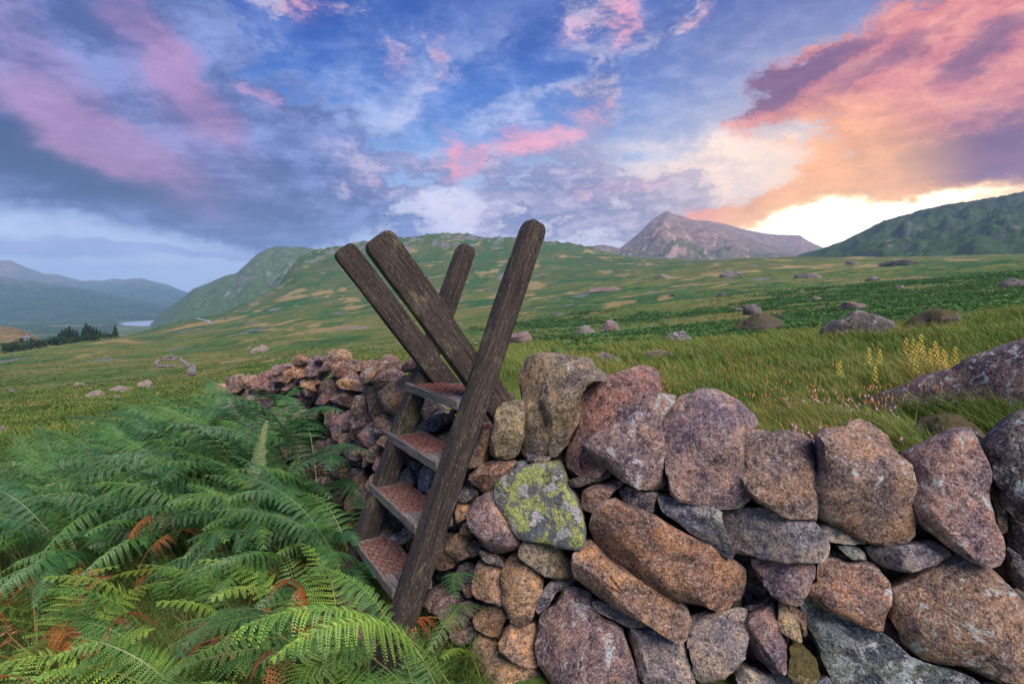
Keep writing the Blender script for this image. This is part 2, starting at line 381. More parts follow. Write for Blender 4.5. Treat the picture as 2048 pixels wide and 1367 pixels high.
# cover masks, shared by the ground's attributes and by the plants scattered on it
def pxy(X, Y, Z):
    d = Y * CT - Z * ST; u = Y * ST + Z * CT; d = np.maximum(d, 0.2)
    return CX + F * X / d, CY - F * u / d
def bracken_mask(X, Y):
    n = fbm(X / 9, Y / 14, 4) * 0.55 + fbm(X / 60, Y / 60, 3) * 0.6
    px = CX + F * X / np.maximum(Y, 1.5)
    near = sstep(np.interp(px, [900, 1100, 1400, 1600], [9, 9, 13, 15]), np.interp(px, [900, 1100, 1400, 1600], [12, 12, 18, 22]), Y) * (1 - sstep(300, 520, Y)) * sstep(950, 1120, px)
    a = np.clip(near * (0.42 + 1.05 * n + 0.22 * sstep(1500, 1900, px)), 0, 1)
    far = sstep(60, 160, Y) * np.clip(0.34 + 1.25 * fbm(X / 55 + 9, Y / 90, 6, .65), 0, 1) * (1 - sstep(1250, 1500, px) * .6)
    return np.maximum(a, far * .8)
def straw_mask(X, Y, Z):
    px, py = pxy(X, Y, Z)
    s = np.clip(fbm(X / 30, Y / 30, 4) - 0.30, 0, 1) * 1.3 + sstep(120, 300, Y) * np.clip(fbm(X / 45 + 4, Y / 90, 5, .6) - 0.25, 0, 1) * 1.5
    brk = np.clip(0.45 + 1.5 * fbm(X / (4 + Y * .05), Y / (6 + Y * .12), 3), 0, 1.1)
    def band(x0, y0, x1, y1, w, a):
        t = np.clip((px - x0) / (x1 - x0), 0, 1); yy = y0 + (y1 - y0) * t
        return a * np.exp(-((py - yy) / w) ** 2) * sstep(x0 - 15, x0 + 15, px) * (1 - sstep(x1 - 15, x1 + 15, px))
    for b in [(430, 622, 720, 572, 5, .9), (520, 655, 640, 650, 8, .9), (300, 672, 350, 660, 6, .7), (420, 722, 760, 712, 5, .9), (120, 748, 330, 728, 4, .7),
              (900, 560, 1080, 530, 7, .8), (1050, 640, 1350, 590, 5, .8), (1150, 665, 1500, 640, 6, .45), (1340, 553, 1480, 548, 6, .7), (1620, 540, 1990, 515, 7, .55),
              (1490, 600, 1700, 585, 5, .5), (60, 800, 330, 790, 9, .5), (230, 670, 320, 655, 4, .7), (1120, 555, 1240, 545, 5, .5), (1700, 615, 2048, 580, 7, .35)]:
        s = s + band(*b) * brk
    return np.clip(s, 0, 1)

def build_moor():
    m = moor_material()
    Yr = np.concatenate([np.linspace(-9, 1.4, 26), np.exp(np.linspace(math.log(1.5), math.log(1690), 420))])
    s = np.concatenate([np.linspace(-2.4, -1.06, 40), np.linspace(-1.05, 1.05, 420), np.linspace(1.06, 2.4, 40)])
    W = np.where(Yr > 0, np.sqrt(np.maximum(Yr, 0) ** 2 + 4.0), 2.0)
    Yg, S = np.meshgrid(Yr, s, indexing='ij'); Xg = S * W[:, None]
    Zg = ground(Xg, Yg)
    V = np.stack([Xg, Yg, Zg], -1)
    o = grid_obj('moorland', V, m); o['kind'] = 'structure'
    attr(o, 'bracken', bracken_mask(Xg, Yg)); attr(o, 'straw', straw_mask(Xg, Yg, Zg) * (Yg > 6))
    gy, gx = np.gradient(Zg); dy = np.gradient(Yg, axis=0); steep = np.abs(gy / np.maximum(dy, 1e-3))
    outc = sstep(90, 200, Yg) * np.clip(fbm(Xg / 28, Yg / 45, 4, .6) - 0.50, 0, 1) * 2.2
    attr(o, 'rock', np.clip(outc * .9 + crag_mask(Xg, Yg) * (0.20 + 1.1 * sstep(0.15, 0.6, steep) * 0.6), 0, 1)); attr(o, 'far', sstep(150, 900, Yg))
    return o
moor = build_moor()

# ------------------------------------------------------------------ hills
def hill_material(name, c_low, c_high, c_rock, rock=0.5, sc=1.0, woods=None):
    m, g, bs, out = new_mat(name)
    geo = g.n.new('ShaderNodeNewGeometry'); P = geo.outputs['Position']
    h = attrib(g, 'height')
    n1 = g.noise(P, 0.006 * sc, 6, 0.62, 0.3); n2 = g.noise(P, 0.03 * sc, 6, 0.68, 0.2); n3 = g.noise(P, 0.15 * sc, 5, .7)
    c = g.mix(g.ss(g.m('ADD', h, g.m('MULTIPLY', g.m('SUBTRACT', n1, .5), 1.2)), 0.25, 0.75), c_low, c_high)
    c = g.mix(g.ss(n2, 0.40, 0.62, 0, 0.55), c, tuple(v * 0.5 for v in c_low))
    nz = g.sep(geo.outputs['Normal'])[2]
    rr = g.m('ADD', g.m('SUBTRACT', 1.0, nz), g.m('MULTIPLY', g.m('SUBTRACT', n2, 0.5), 1.3))
    c = g.mix(g.ss(g.m('ADD', rr, rock - 0.5), 0.35, 0.60, 0, .9), c, g.mix(g.ss(n3, .35, .65), c_rock, tuple(v * 1.7 for v in c_rock)))
    if woods:
        w = g.ss(g.m('ADD', g.m('SUBTRACT', n2, g.m('MULTIPLY', h, 0.55)), g.m('MULTIPLY', n1, .35)), 0.42, 0.52)
        c = g.mix(g.m('MULTIPLY', w, g.ss(h, .62, .3)), c, woods)
    g.l.new(c, bs.inputs['Base Color']); bs.inputs['Roughness'].default_value = 0.95; bs.inputs['Specular IOR Level'].default_value = 0.1
    bump(g, bs, g.m('ADD', g.m('MULTIPLY', n2, 12 / sc), g.m('MULTIPLY', n3, 4 / sc)), 0.8, 1.0)
    return m

def hill(name, prof, D, D0, z0, mat, rows=90, step=4, rough=0.07, nsc=1.0, power=1.0, back=0.5, ridge_rough=0.008, dcurve=None, octs=5):
    """prof: skyline (pixel col, pixel row); D ridge distance, D0 foot distance, z0 foot height"""
    px = np.arange(prof[0][0], prof[-1][0] + 0.1, step); py = np.interp(px, [p[0] for p in prof], [p[1] for p in prof])
    Dr = np.full_like(px, D) if dcurve is None else np.interp(px, [p[0] for p in dcurve], [p[1] for p in dcurve])
    zr = np.array([ray(a, b).z for a, b in zip(px, py)]) * Dr
    t = np.concatenate([np.linspace(0, 1, rows), 1 + np.linspace(0, back, 16)[1:]])
    T, PX = np.meshgrid(t, px, indexing='ij')
    Dm = D0 + (Dr[None] - D0) * T
    X = (PX - CX) / F / CT * Dm; Y = Dm
    X = np.array([[ray(p, 600).x for p in px]]) * Dm
    sh = np.where(T <= 1, np.clip(T, 0, 1) ** power, 1 - (np.maximum(T - 1, 0) / back) ** 1.3 * 1.0)
    z0 = z0 - 12.0; H = (zr - z0)[None]
    Z = z0 + H * sh
    amp = H * rough * (np.sin(np.clip(T, 0, 1) * math.pi) * 1.2 * (T <= 1))
    L = nsc * D / 9
    Z = Z + amp * (0.6 * (ridged(X / L + 3, Y / L, octs, 0.5) - 0.9) + 0.5 * fbm(X / L * 1.7, Y / L * 0.8, octs, .5))
    Z = Z + H * ridge_rough * fbm(X / (L * .3), Y / (L * .3), 4, .5)
    o = grid_obj(name, np.stack([X, Y, Z], -1), mat); o['kind'] = 'structure'
    attr(o, 'height', np.clip((Z - z0) / max(1.0, float(np.max(zr - z0))), 0, 1))
    return o

VZ = -95.0                                      # valley floor, about 95 m below the camera
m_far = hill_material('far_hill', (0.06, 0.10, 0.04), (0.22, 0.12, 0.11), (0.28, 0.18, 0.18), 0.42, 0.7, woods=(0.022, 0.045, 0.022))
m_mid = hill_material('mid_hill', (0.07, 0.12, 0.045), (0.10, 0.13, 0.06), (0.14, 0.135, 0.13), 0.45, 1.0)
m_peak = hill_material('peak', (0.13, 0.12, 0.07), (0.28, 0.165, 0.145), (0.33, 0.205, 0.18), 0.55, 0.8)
m_right = hill_material('right_hill', (0.045, 0.075, 0.028), (0.055, 0.065, 0.045), (0.085, 0.085, 0.097), 0.60, 2.2)
m_knoll = hill_material('knoll', (0.10, 0.12, 0.035), (0.24, 0.16, 0.07), (0.22, 0.19, 0.17), 0.4, 4.0)
hill('far_left_mountain', [(-700, 500), (-300, 540), (-120, 520), (0, 521), (25, 520), (55, 533), (90, 547), (120, 549), (145, 556), (170, 562), (185, 560), (205, 561), (230, 557), (250, 559), (262, 557), (285, 556), (310, 563), (335, 568), (355, 577), (375, 584), (450, 600), (560, 620)],
     6800, 4300, VZ, m_far, rough=0.16, power=0.8)
hill('near_left_mountain', [(-700, 470), (-300, 520), (-100, 545), (0, 552), (60, 560), (120, 570), (170, 577), (220, 590), (260, 598), (310, 606), (380, 625), (440, 640)],
     4200, 2800, VZ, m_far, rough=0.14, power=0.85)
hill('left_middle_hill', [(180, 760), (240, 705), (280, 668), (305, 642), (318, 628), (335, 615), (352, 604), (372, 590), (388, 577), (420, 565), (450, 552), (475, 546), (495, 528), (515, 510), (535, 498), (560, 492), (590, 494), (612, 493), (640, 500), (720, 530), (820, 570)],
     2300, 1250, VZ, m_mid, rough=0.20, nsc=0.6, power=0.9)
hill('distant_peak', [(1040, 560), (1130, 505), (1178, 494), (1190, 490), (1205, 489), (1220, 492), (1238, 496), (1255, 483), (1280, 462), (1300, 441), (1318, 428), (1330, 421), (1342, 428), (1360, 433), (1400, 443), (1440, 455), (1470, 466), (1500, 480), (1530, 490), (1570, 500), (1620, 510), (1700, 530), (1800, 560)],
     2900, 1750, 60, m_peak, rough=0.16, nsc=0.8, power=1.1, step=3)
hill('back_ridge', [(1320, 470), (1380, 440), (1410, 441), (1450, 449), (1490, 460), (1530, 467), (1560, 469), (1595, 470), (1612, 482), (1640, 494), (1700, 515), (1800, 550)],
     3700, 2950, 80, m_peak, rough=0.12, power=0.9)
hill('right_hill', [(1380, 560), (1480, 545), (1560, 522), (1600, 508), (1640, 497), (1680, 482), (1720, 462), (1760, 441), (1800, 430), (1830, 420), (1880, 409), (1940, 401), (2000, 390), (2048, 378), (2150, 350), (2300, 330), (2600, 300), (2900, 320)],
     1500, 650, 8, m_right, rough=0.10, nsc=0.6, power=0.8, ridge_rough=0.012, octs=4, rows=130)
hill('valley_knoll', [(-500, 700), (-200, 660), (-40, 650), (0, 652), (30, 655), (60, 668), (90, 684), (130, 695), (200, 710)],
     620, 420, -60, m_knoll, rough=0.12, power=0.8, ridge_rough=0.03)

def valley():
    m, g, bs, out = new_mat('valley_floor')
    geo = g.n.new('ShaderNodeNewGeometry'); P = geo.outputs['Position']
    n1 = g.noise(P, 0.008, 5, 0.6, .4); n2 = g.noise(P, 0.05, 5, .65)
    c = g.mix(g.ss(g.m('ADD', n1, g.m('MULTIPLY', n2, .4)), 0.55, 0.8), (0.03, 0.065, 0.025), (0.12, 0.16, 0.05))
    g.l.new(c, bs.inputs['Base Color']); bs.inputs['Roughness'].default_value = 0.95
    R = 8900
    a = np.linspace(0, 2 * math.pi, 97)[:-1]; rr = [0, 300, 900, 2000, 4000, 6500, R]
    verts = [(0, 0, VZ)]; faces = []
    for r in rr[1:]: verts += [(r * math.cos(t), r * math.sin(t), VZ) for t in a]
    n = len(a)
    for i in range(n): faces.append((0, 1 + i, 1 + (i + 1) % n))
    for k in range(len(rr) - 2):
        for i in range(n):
            b0, b1 = 1 + k * n, 1 + (k + 1) * n
            faces.append((b0 + i, b1 + i, b1 + (i + 1) % n, b0 + (i + 1) % n))
    o = obj_from('valley_floor', verts, faces, m); o['kind'] = 'structure'
    # the lake
    m, g, bs, out = new_mat('lake_water')
    bs.inputs['Base Color'].default_value = (0.34, 0.42, 0.52, 1); bs.inputs['Roughness'].default_value = 0.3; bs.inputs['Specular IOR Level'].default_value = 0.6  # pale blue base colour stands in for the reflected sky
    geo = g.n.new('ShaderNodeNewGeometry'); bump(g, bs, g.noise(geo.outputs['Position'], 0.2, 4, .6), 0.05, 1.0)
    pts = []
    for px, py in [(240, 648), (248, 645), (262, 643.5), (285, 642), (310, 640.5), (345, 640), (380, 641), (370, 648), (320, 651), (280, 652), (255, 651)]:
        d = ray(px, py); k = (VZ + 1.0) / d.z; pts.append(tuple(d * k))
    o = obj_from('lake', pts, [tuple(range(len(pts)))], m, smooth=False); o['kind'] = 'structure'
valley()

def haze():
    m = bpy.data.materials.new('haze'); m.use_nodes = True; t = m.node_tree; t.nodes.clear()
    out = t.nodes.new('ShaderNodeOutputMaterial'); v = t.nodes.new('ShaderNodeVolumePrincipled')
    v.inputs['Color'].default_value = (0.46, 0.70, 1.0, 1); v.inputs['Density'].default_value = HAZE; v.inputs['Anisotropy'].default_value = 0.0
    t.links.new(v.outputs[0], out.inputs['Volume'])
    x, y0, y1, z0, z1 = 9000, -9000, 9300, VZ - 1, 610
    v8 = [(sx, sy, sz) for sz in (z0, z1) for sy in (y0, y1) for sx in (-x, x)]
    f = [(0, 2, 3, 1), (4, 5, 7, 6), (0, 1, 5, 4), (2, 6, 7, 3), (0, 4, 6, 2), (1, 3, 7, 5)]
    o = obj_from('haze', v8, f, m, smooth=False); o['kind'] = 'stuff'
HAZE = 0.000115
haze()

# ------------------------------------------------------------------ stone
def stone_material(name, lichen=None):
    m, g, bs, out = new_mat(name)
    oi = g.n.new('ShaderNodeObjectInfo'); tc = g.n.new('ShaderNodeTexCoord')
    P = g.v('ADD', tc.outputs['Object'], g.v('SCALE', g.xyz(oi.outputs['Random'], oi.outputs['Random'], 0.3), scale=37.0))
    tint = oi.outputs['Color']; al = oi.outputs['Alpha']
    nb = g.noise(P, 6.5, 4, 0.62, 0.4); nm = g.noise(P, 26.0, 5, 0.72, 0.3); nf = g.noise(P, 120.0, 4, 0.78); ng = g.noise(P, 300.0, 2, 0.7)
    c = g.mix(g.ss(nb, 0.36, 0.66), g.mix(1.0, tint, (0.55, 0.52, 0.66), 'MULTIPLY'), g.mix(1.0, tint, (1.35, 1.10, 0.86), 'MULTIPLY'))
    c = g.mix(g.ss(nm, 0.52, 0.66, 0, .75), c, g.mix(1.0, c, (1.75, 1.45, 1.15), 'MULTIPLY'))
    c = g.mix(g.ss(nm, 0.49, 0.34, 0, .9), c, g.mix(1.0, c, (0.26, 0.26, 0.34), 'MULTIPLY'))
    c = g.mix(g.ss(nf, 0.53, 0.66, 0, .85), c, g.mix(0.55, g.mix(1.0, c, (2.2, 2.0, 1.85), 'MULTIPLY'), (0.64, 0.55, 0.51)))
    c = g.mix(g.ss(nf, 0.48, 0.36, 0, .92), c, g.mix(1.0, c, (0.12, 0.12, 0.15), 'MULTIPLY'))
    n5 = g.noise(g.v('ADD', P, (2.7, 6.1, 3.3)), 52.0, 4, 0.7, 0.4)
    c = g.mix(g.ss(n5, 0.53, 0.64, 0, .62), c, g.mix(0.6, c, (0.62, 0.50, 0.44)))
    c = g.mix(g.ss(n5, 0.46, 0.36, 0, .7), c, g.mix(1.0, c, (0.30, 0.27, 0.33), 'MULTIPLY'))
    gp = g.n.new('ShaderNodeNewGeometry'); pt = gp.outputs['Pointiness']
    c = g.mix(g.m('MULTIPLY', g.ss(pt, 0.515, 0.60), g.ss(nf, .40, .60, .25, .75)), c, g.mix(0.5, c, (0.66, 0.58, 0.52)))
    if lichen == 'map':       # crustose lichen: rounded yellow-green and grey plates with dark seams
        y1 = g.noise(P, 17, 5, 0.66, 0.5); y2 = g.noise(g.v('ADD', P, (5.2, 1.3, 8.8)), 13, 4, 0.6, 0.4)
        w = g.v('ADD', P, g.v('SCALE', g.noise(P, 40, 3, .6, out=1), scale=0.02)); e = g.vor(w, 34, 'DISTANCE_TO_EDGE')
        c = g.mix(1.0, g.mix(0.6, c, (0.16, 0.18, 0.20)), (0.85, 0.9, 0.95), 'MULTIPLY')
        yc = g.mix(g.ss(nf, .35, .65), (0.26, 0.30, 0.07), (0.58, 0.58, 0.20))
        c = g.mix(g.m('MULTIPLY', g.ss(y1, 0.47, 0.52), g.ss(e, 0.02, 0.07, .45, 1.0)), c, yc)
        c = g.mix(g.ss(y2, 0.56, 0.60), c, g.mix(g.ss(nf, .4, .65), (0.34, 0.33, 0.33), (0.62, 0.56, 0.55)))
        c = g.mix(g.m('MULTIPLY', g.ss(y2, 0.53, 0.545), g.ss(y2, 0.56, 0.55, 0, .8)), c, (0.05, 0.055, 0.06))
    else:
        wn = g.noise(P, 13.0, 6, 0.72, 0.6); thr = g.m('SUBTRACT', 0.72, g.m('MULTIPLY', al, 0.22))
        k = g.m('MULTIPLY', g.ss(wn, thr, g.m('ADD', thr, 0.05)), g.ss(nf, 0.34, 0.52))
        lc = g.mix(g.ss(nb, .4, .6), (0.66, 0.60, 0.60), (0.52, 0.58, 0.55))
        c = g.mix(g.m('MULTIPLY', k, 0.9), c, lc)
        yn = g.noise(g.v('ADD', P, (3.1, 9.2, 1.7)), 9.0, 5, 0.7, 0.5)
        c = g.mix(g.m('MULTIPLY', g.ss(yn, 0.735, 0.76), 0.8), c, (0.52, 0.28, 0.07))
        if lichen == 'moss':
            gn = g.n.new('ShaderNodeNewGeometry'); up_ = g.sep(gn.outputs['Normal'])[2]
            c = g.mix(g.m('MULTIPLY', g.ss(g.m('ADD', g.m('ADD', nb, g.m('MULTIPLY', nm, .4)), g.m('MULTIPLY', up_, .22)), 0.70, 0.84), .9), c, g.mix(g.ss(nf, .3, .7), (0.035, 0.032, 0.008), (0.13, 0.10, 0.02)))
    g.l.new(c, bs.inputs['Base Color'])
    bs.inputs['Roughness'].default_value = 0.82; bs.inputs['Specular IOR Level'].default_value = 0.3
    hh = g.m('ADD', g.m('ADD', g.m('MULTIPLY', nm, 0.036), g.m('MULTIPLY', nf, 0.010)), g.m('ADD', g.m('MULTIPLY', nb, 0.03), g.m('MULTIPLY', ng, 0.0015)))
    bump(g, bs, hh, 1.0, 1.0)
    return m
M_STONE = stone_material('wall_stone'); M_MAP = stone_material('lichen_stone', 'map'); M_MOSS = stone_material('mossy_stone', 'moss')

TINT = dict(brown=(0.285, 0.195, 0.150), purple=(0.275, 0.195, 0.195), grey=(0.28, 0.275, 0.27), blue=(0.21, 0.25, 0.275), dark=(0.13, 0.12, 0.125), pale=(0.44, 0.385, 0.33),
            rust=(0.34, 0.205, 0.125), teal=(0.15, 0.21, 0.215), ochre=(0.36, 0.25, 0.15), red=(0.29, 0.165, 0.145), olive=(0.27, 0.235, 0.15))

# front face of the wall in plan: from the right foreground, past the stile, away to the left
WPATH = [(3.6, 1.15), (2.8, 1.42), (2.2, 1.60), (1.7, 1.75), (1.25, 1.88), (0.8, 1.98), (0.35, 2.08), (0.0, 2.18), (-0.22, 2.30), (-0.425, 2.50), (-0.95, 3.3), (-1.5, 4.1), (-2.2, 5.0), (-3.1, 6.0), (-4.0, 6.9), (-5.2, 8.0)]
WP = np.array(WPATH)
def _chaikin(P, n):
    for _ in range(n):
        q = [P[0]]
        for a, b in zip(P[:-1], P[1:]): q += [a * .75 + b * .25, a * .25 + b * .75]
        P = np.array(q + [P[-1]])
    return P
WP = _chaikin(WP, 2)
BATTER = 0.16
def wall_hit(px, py, off=0.0):
    """the point of the wall's front face on a pixel's sight line, and the wall's direction and normal there"""
    d = ray(px, py); best = None
    for a, b in zip(WP[:-1], WP[1:]):
        e = b - a; L = np.hypot(*e); t = e / L; n = np.array([-t[1], t[0]])
        if np.dot(n, -a) < 0: n = -n                      # towards the camera
        # face: (p - a).n = (zref - z) * BATTER + off
        # p = d*k
        zref = -0.95
        den = d.x * n[0] + d.y * n[1] + d.z * BATTER
        k = (np.dot(a, n) + zref * BATTER + off) / den
        if k <= 0: continue
        p = np.array([d.x * k, d.y * k]) - n * ((zref - d.z * k) * BATTER + off)
        s = np.dot(p - a, t) / L
        miss = max(-s, s - 1, 0)
        if best is None or miss < best[0] - 1e-9: best = (miss, Vector((d.x * k, d.y * k, d.z * k)), Vector((t[0], t[1], 0)), Vector((n[0], n[1], 0)))
        if miss == 0: break
    return best[1:]

def rock_mesh(name, poly, front, back, axis, u, v, rnd, tilt=0.0, facets=6, seg=36, block=0.5, rough=1.0, back_scale=0.72):
    """closed rock: outline poly (list of (a, b) on axes u, v), bulging `front` against axis, reaching `back` along it"""
    P = np.array(poly, float)
    if rnd.random() < 2: P = _chaikin_closed(P, 1)
    # resample by length
    Q = np.vstack([P, P[:1]]); L = np.concatenate([[0], np.cumsum(np.hypot(*np.diff(Q, axis=0).T))])
    ts = np.linspace(0, L[-1], seg + 1)[:-1]
    R = np.stack([np.interp(ts, L, Q[:, 0]), np.interp(ts, L, Q[:, 1])], 1)
    R = R.mean(0) + (R - R.mean(0)) * 1.05
    C = R.mean(0); size = math.sqrt(max(1e-6, abs(0.5 * np.sum(R[:, 0] * np.roll(R[:, 1], -1) - R[:, 1] * np.roll(R[:, 0], -1)))))
    e = 0.24 + 0.42 * (1 - block)
    prof = []
    for th in np.linspace(0, math.pi / 2, 9): prof.append((-(math.cos(th) ** (2 * e * 0.75)) * front, math.sin(th) ** (2 * e * 0.9)))
    for f, s in ((0.25, 0.985), (0.5, 0.95), (0.75, 0.88), (0.93, back_scale), (1.0, back_scale * 0.6)): prof.append((f * back, s))
    prof[0] = (prof[0][0], 0.0)
    ax = np.array(axis); U = np.array(u); Vv = np.array(v)
    tx, ty = rnd.uniform(-tilt, tilt), rnd.uniform(-tilt, tilt)
    pts = []
    for w, s in prof[1:]:
        rel = (R - C) * s
        lean = (rel[:, 0] * tx + rel[:, 1] * ty) * (1.0 if w < 0 else max(0.0, 1 - w / back)) * (1 - 0.3 * s)
        p = C + rel
        pts.append(p[:, :1] * U + p[:, 1:] * Vv + (w + lean)[:, None] * ax if hasattr(lean, '__len__') else None)
    c0 = C[0] * U + C[1] * Vv + prof[0][0] * ax; c1 = C[0] * U + C[1] * Vv + back * 1.02 * ax
    V = np.vstack([c0[None]] + pts + [c1[None]])
    cen = C[0] * U + C[1] * Vv + ax * (back - front) * 0.3
    # chisel flat facets
    for _ in range(facets):
        n = -ax * rnd.uniform(0.55, 1.0) + U * rnd.uniform(-0.75, 0.75) + Vv * rnd.uniform(-0.65, 0.8); n /= np.linalg.norm(n)
        dd = (V - cen) @ n; rim = ((pts[8] - cen) @ n).max(); lim = max(dd.max() * rnd.uniform(0.55, 0.88), rim * 0.93)
        over = np.maximum(dd - lim, 0)
        V = V - over[:, None] * n * 0.92
    off = rnd.uniform(0, 50)
    D = V - cen; Dn = D / np.maximum(np.linalg.norm(D, axis=1), 1e-6)[:, None]
    f1, f2 = 1.6 / size, 5.5 / size
    nz = np.array([mnoise.noise((p[0] * f1 + off, p[1] * f1, p[2] * f1)) * 0.085 + mnoise.noise((p[0] * f2 + off, p[1] * f2, p[2] * f2)) * 0.034 + mnoise.noise((p[0] * f2 * 2.6, p[1] * f2 * 2.6 + off, p[2] * f2 * 2.6)) * 0.013 for p in V])
    V = V + Dn * (nz * size * rough)[:, None]
    nr = len(prof) - 1; faces = []
    for i in range(seg): faces.append((0, 1 + (i + 1) % seg, 1 + i))
    for k in range(nr - 1):
        b0, b1 = 1 + k * seg, 1 + (k + 1) * seg
        for i in range(seg): j = (i + 1) % seg; faces.append((b0 + i, b0 + j, b1 + j, b1 + i))
    last = 1 + (nr - 1) * seg; top = len(V) - 1
    for i in range(seg): faces.append((top, last + i, last + (i + 1) % seg))
    me = bpy.data.meshes.new(name); me.from_pydata(V.tolist(), [], faces)
    bm = bmesh.new(); bm.from_mesh(me); bmesh.ops.recalc_face_normals(bm, faces=bm.faces)
    for f in bm.faces: f.smooth = True
    for ed in bm.edges:
        if len(ed.link_faces) == 2 and ed.calc_face_angle(0) > math.radians(24): ed.smooth = False
    bm.to_mesh(me); bm.free()
    return me
def _chaikin_closed(P, n):
    for _ in range(n):
        a, b = P, np.roll(P, -1, 0); P = np.stack([a * .90 + b * .10, a * .10 + b * .90], 1).reshape(-1, 2)
    return P

wall = empty('dry_stone_wall', (-0.3, 2.6, -1.5), 'long dry stone wall of lichened brown boulders crossing under the stile', 'wall')
def add_child(o, parent):
    o.parent = parent; o.matrix_parent_inverse = Matrix.Translation(-Vector(parent.location))
rs = random.Random(11)
def wall_stone(poly, tint='brown', lich=0.35, mat=None, depth=None, off=0.0, front=None, block=None, facets=None, tilt=None, seg=36):
    cx = sum(p[0] for p in poly) / len(poly); cy = sum(p[1] for p in poly) / len(poly)
    c, t, n = wall_hit(cx, cy, off)
    up = Vector((0, 0, 1)); vh = Vector((-c.x, -c.y, 0)).normalized(); ob = 1 - max(0.0, n.dot(vh))
    n = (n * (1 - .85 * ob ** .5) + vh * (.85 * ob ** .5)).normalized(); t = Vector((-n.y, n.x, 0))
    nn = (n + up * BATTER).normalized(); vv = nn.cross(t).normalized()
    if vv.z < 0: vv = -vv
    loc = []
    for px, py in poly:
        d = ray(px, py); k = c.dot(nn) / d.dot(nn); q = d * k - c; loc.append((q.dot(t), q.dot(vv)))
    if t.cross(vv).dot(nn) < 0: pass
    A = np.array(loc); w = A[:, 0].max() - A[:, 0].min(); h = A[:, 1].max() - A[:, 1].min(); s = min(w, h)
    view = Vector(c).normalized(); axis = (-nn * 0.55 + view * 0.45).normalized()
    me = rock_mesh('stone', loc, front if front is not None else min(0.13, s * rs.uniform(0.26, 0.40)), depth or min(0.34, 0.13 + s * rs.uniform(0.5, 0.8)), axis, t, vv, rs,
                   tilt=rs.uniform(0.1, 0.5) if tilt is None else tilt, facets=rs.randint(4, 8) if facets is None else facets, seg=seg, block=block if block is not None else rs.uniform(0.45, 0.85))
    o = bpy.data.objects.new('stone', me); col.objects.link(o); o.location = c
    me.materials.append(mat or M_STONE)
    b = TINT[tint]; j = rs.uniform(0.88, 1.14); o.color = (b[0] * j, b[1] * j * rs.uniform(.96, 1.04), b[2] * j * rs.uniform(.94, 1.06), lich)
    add_child(o, wall)
    return o
def zp(ox, oy, sc, pts): return [(ox + a / sc, oy + b / sc) for a, b in pts]
R2 = lambda *p: zp(900, 680, 3.4133, p)
R3 = lambda *p: zp(1448, 680, 3.4133, p)
R4 = lambda *p: zp(900, 967, 3.4133, p)
R5 = lambda *p: zp(1448, 967, 3.4133, p)
RL = lambda *p: zp(420, 680, 4.876, p)
RU = lambda *p: zp(660, 720, 5.251, p)
RV = lambda *p: zp(640, 940, 5.251, p)
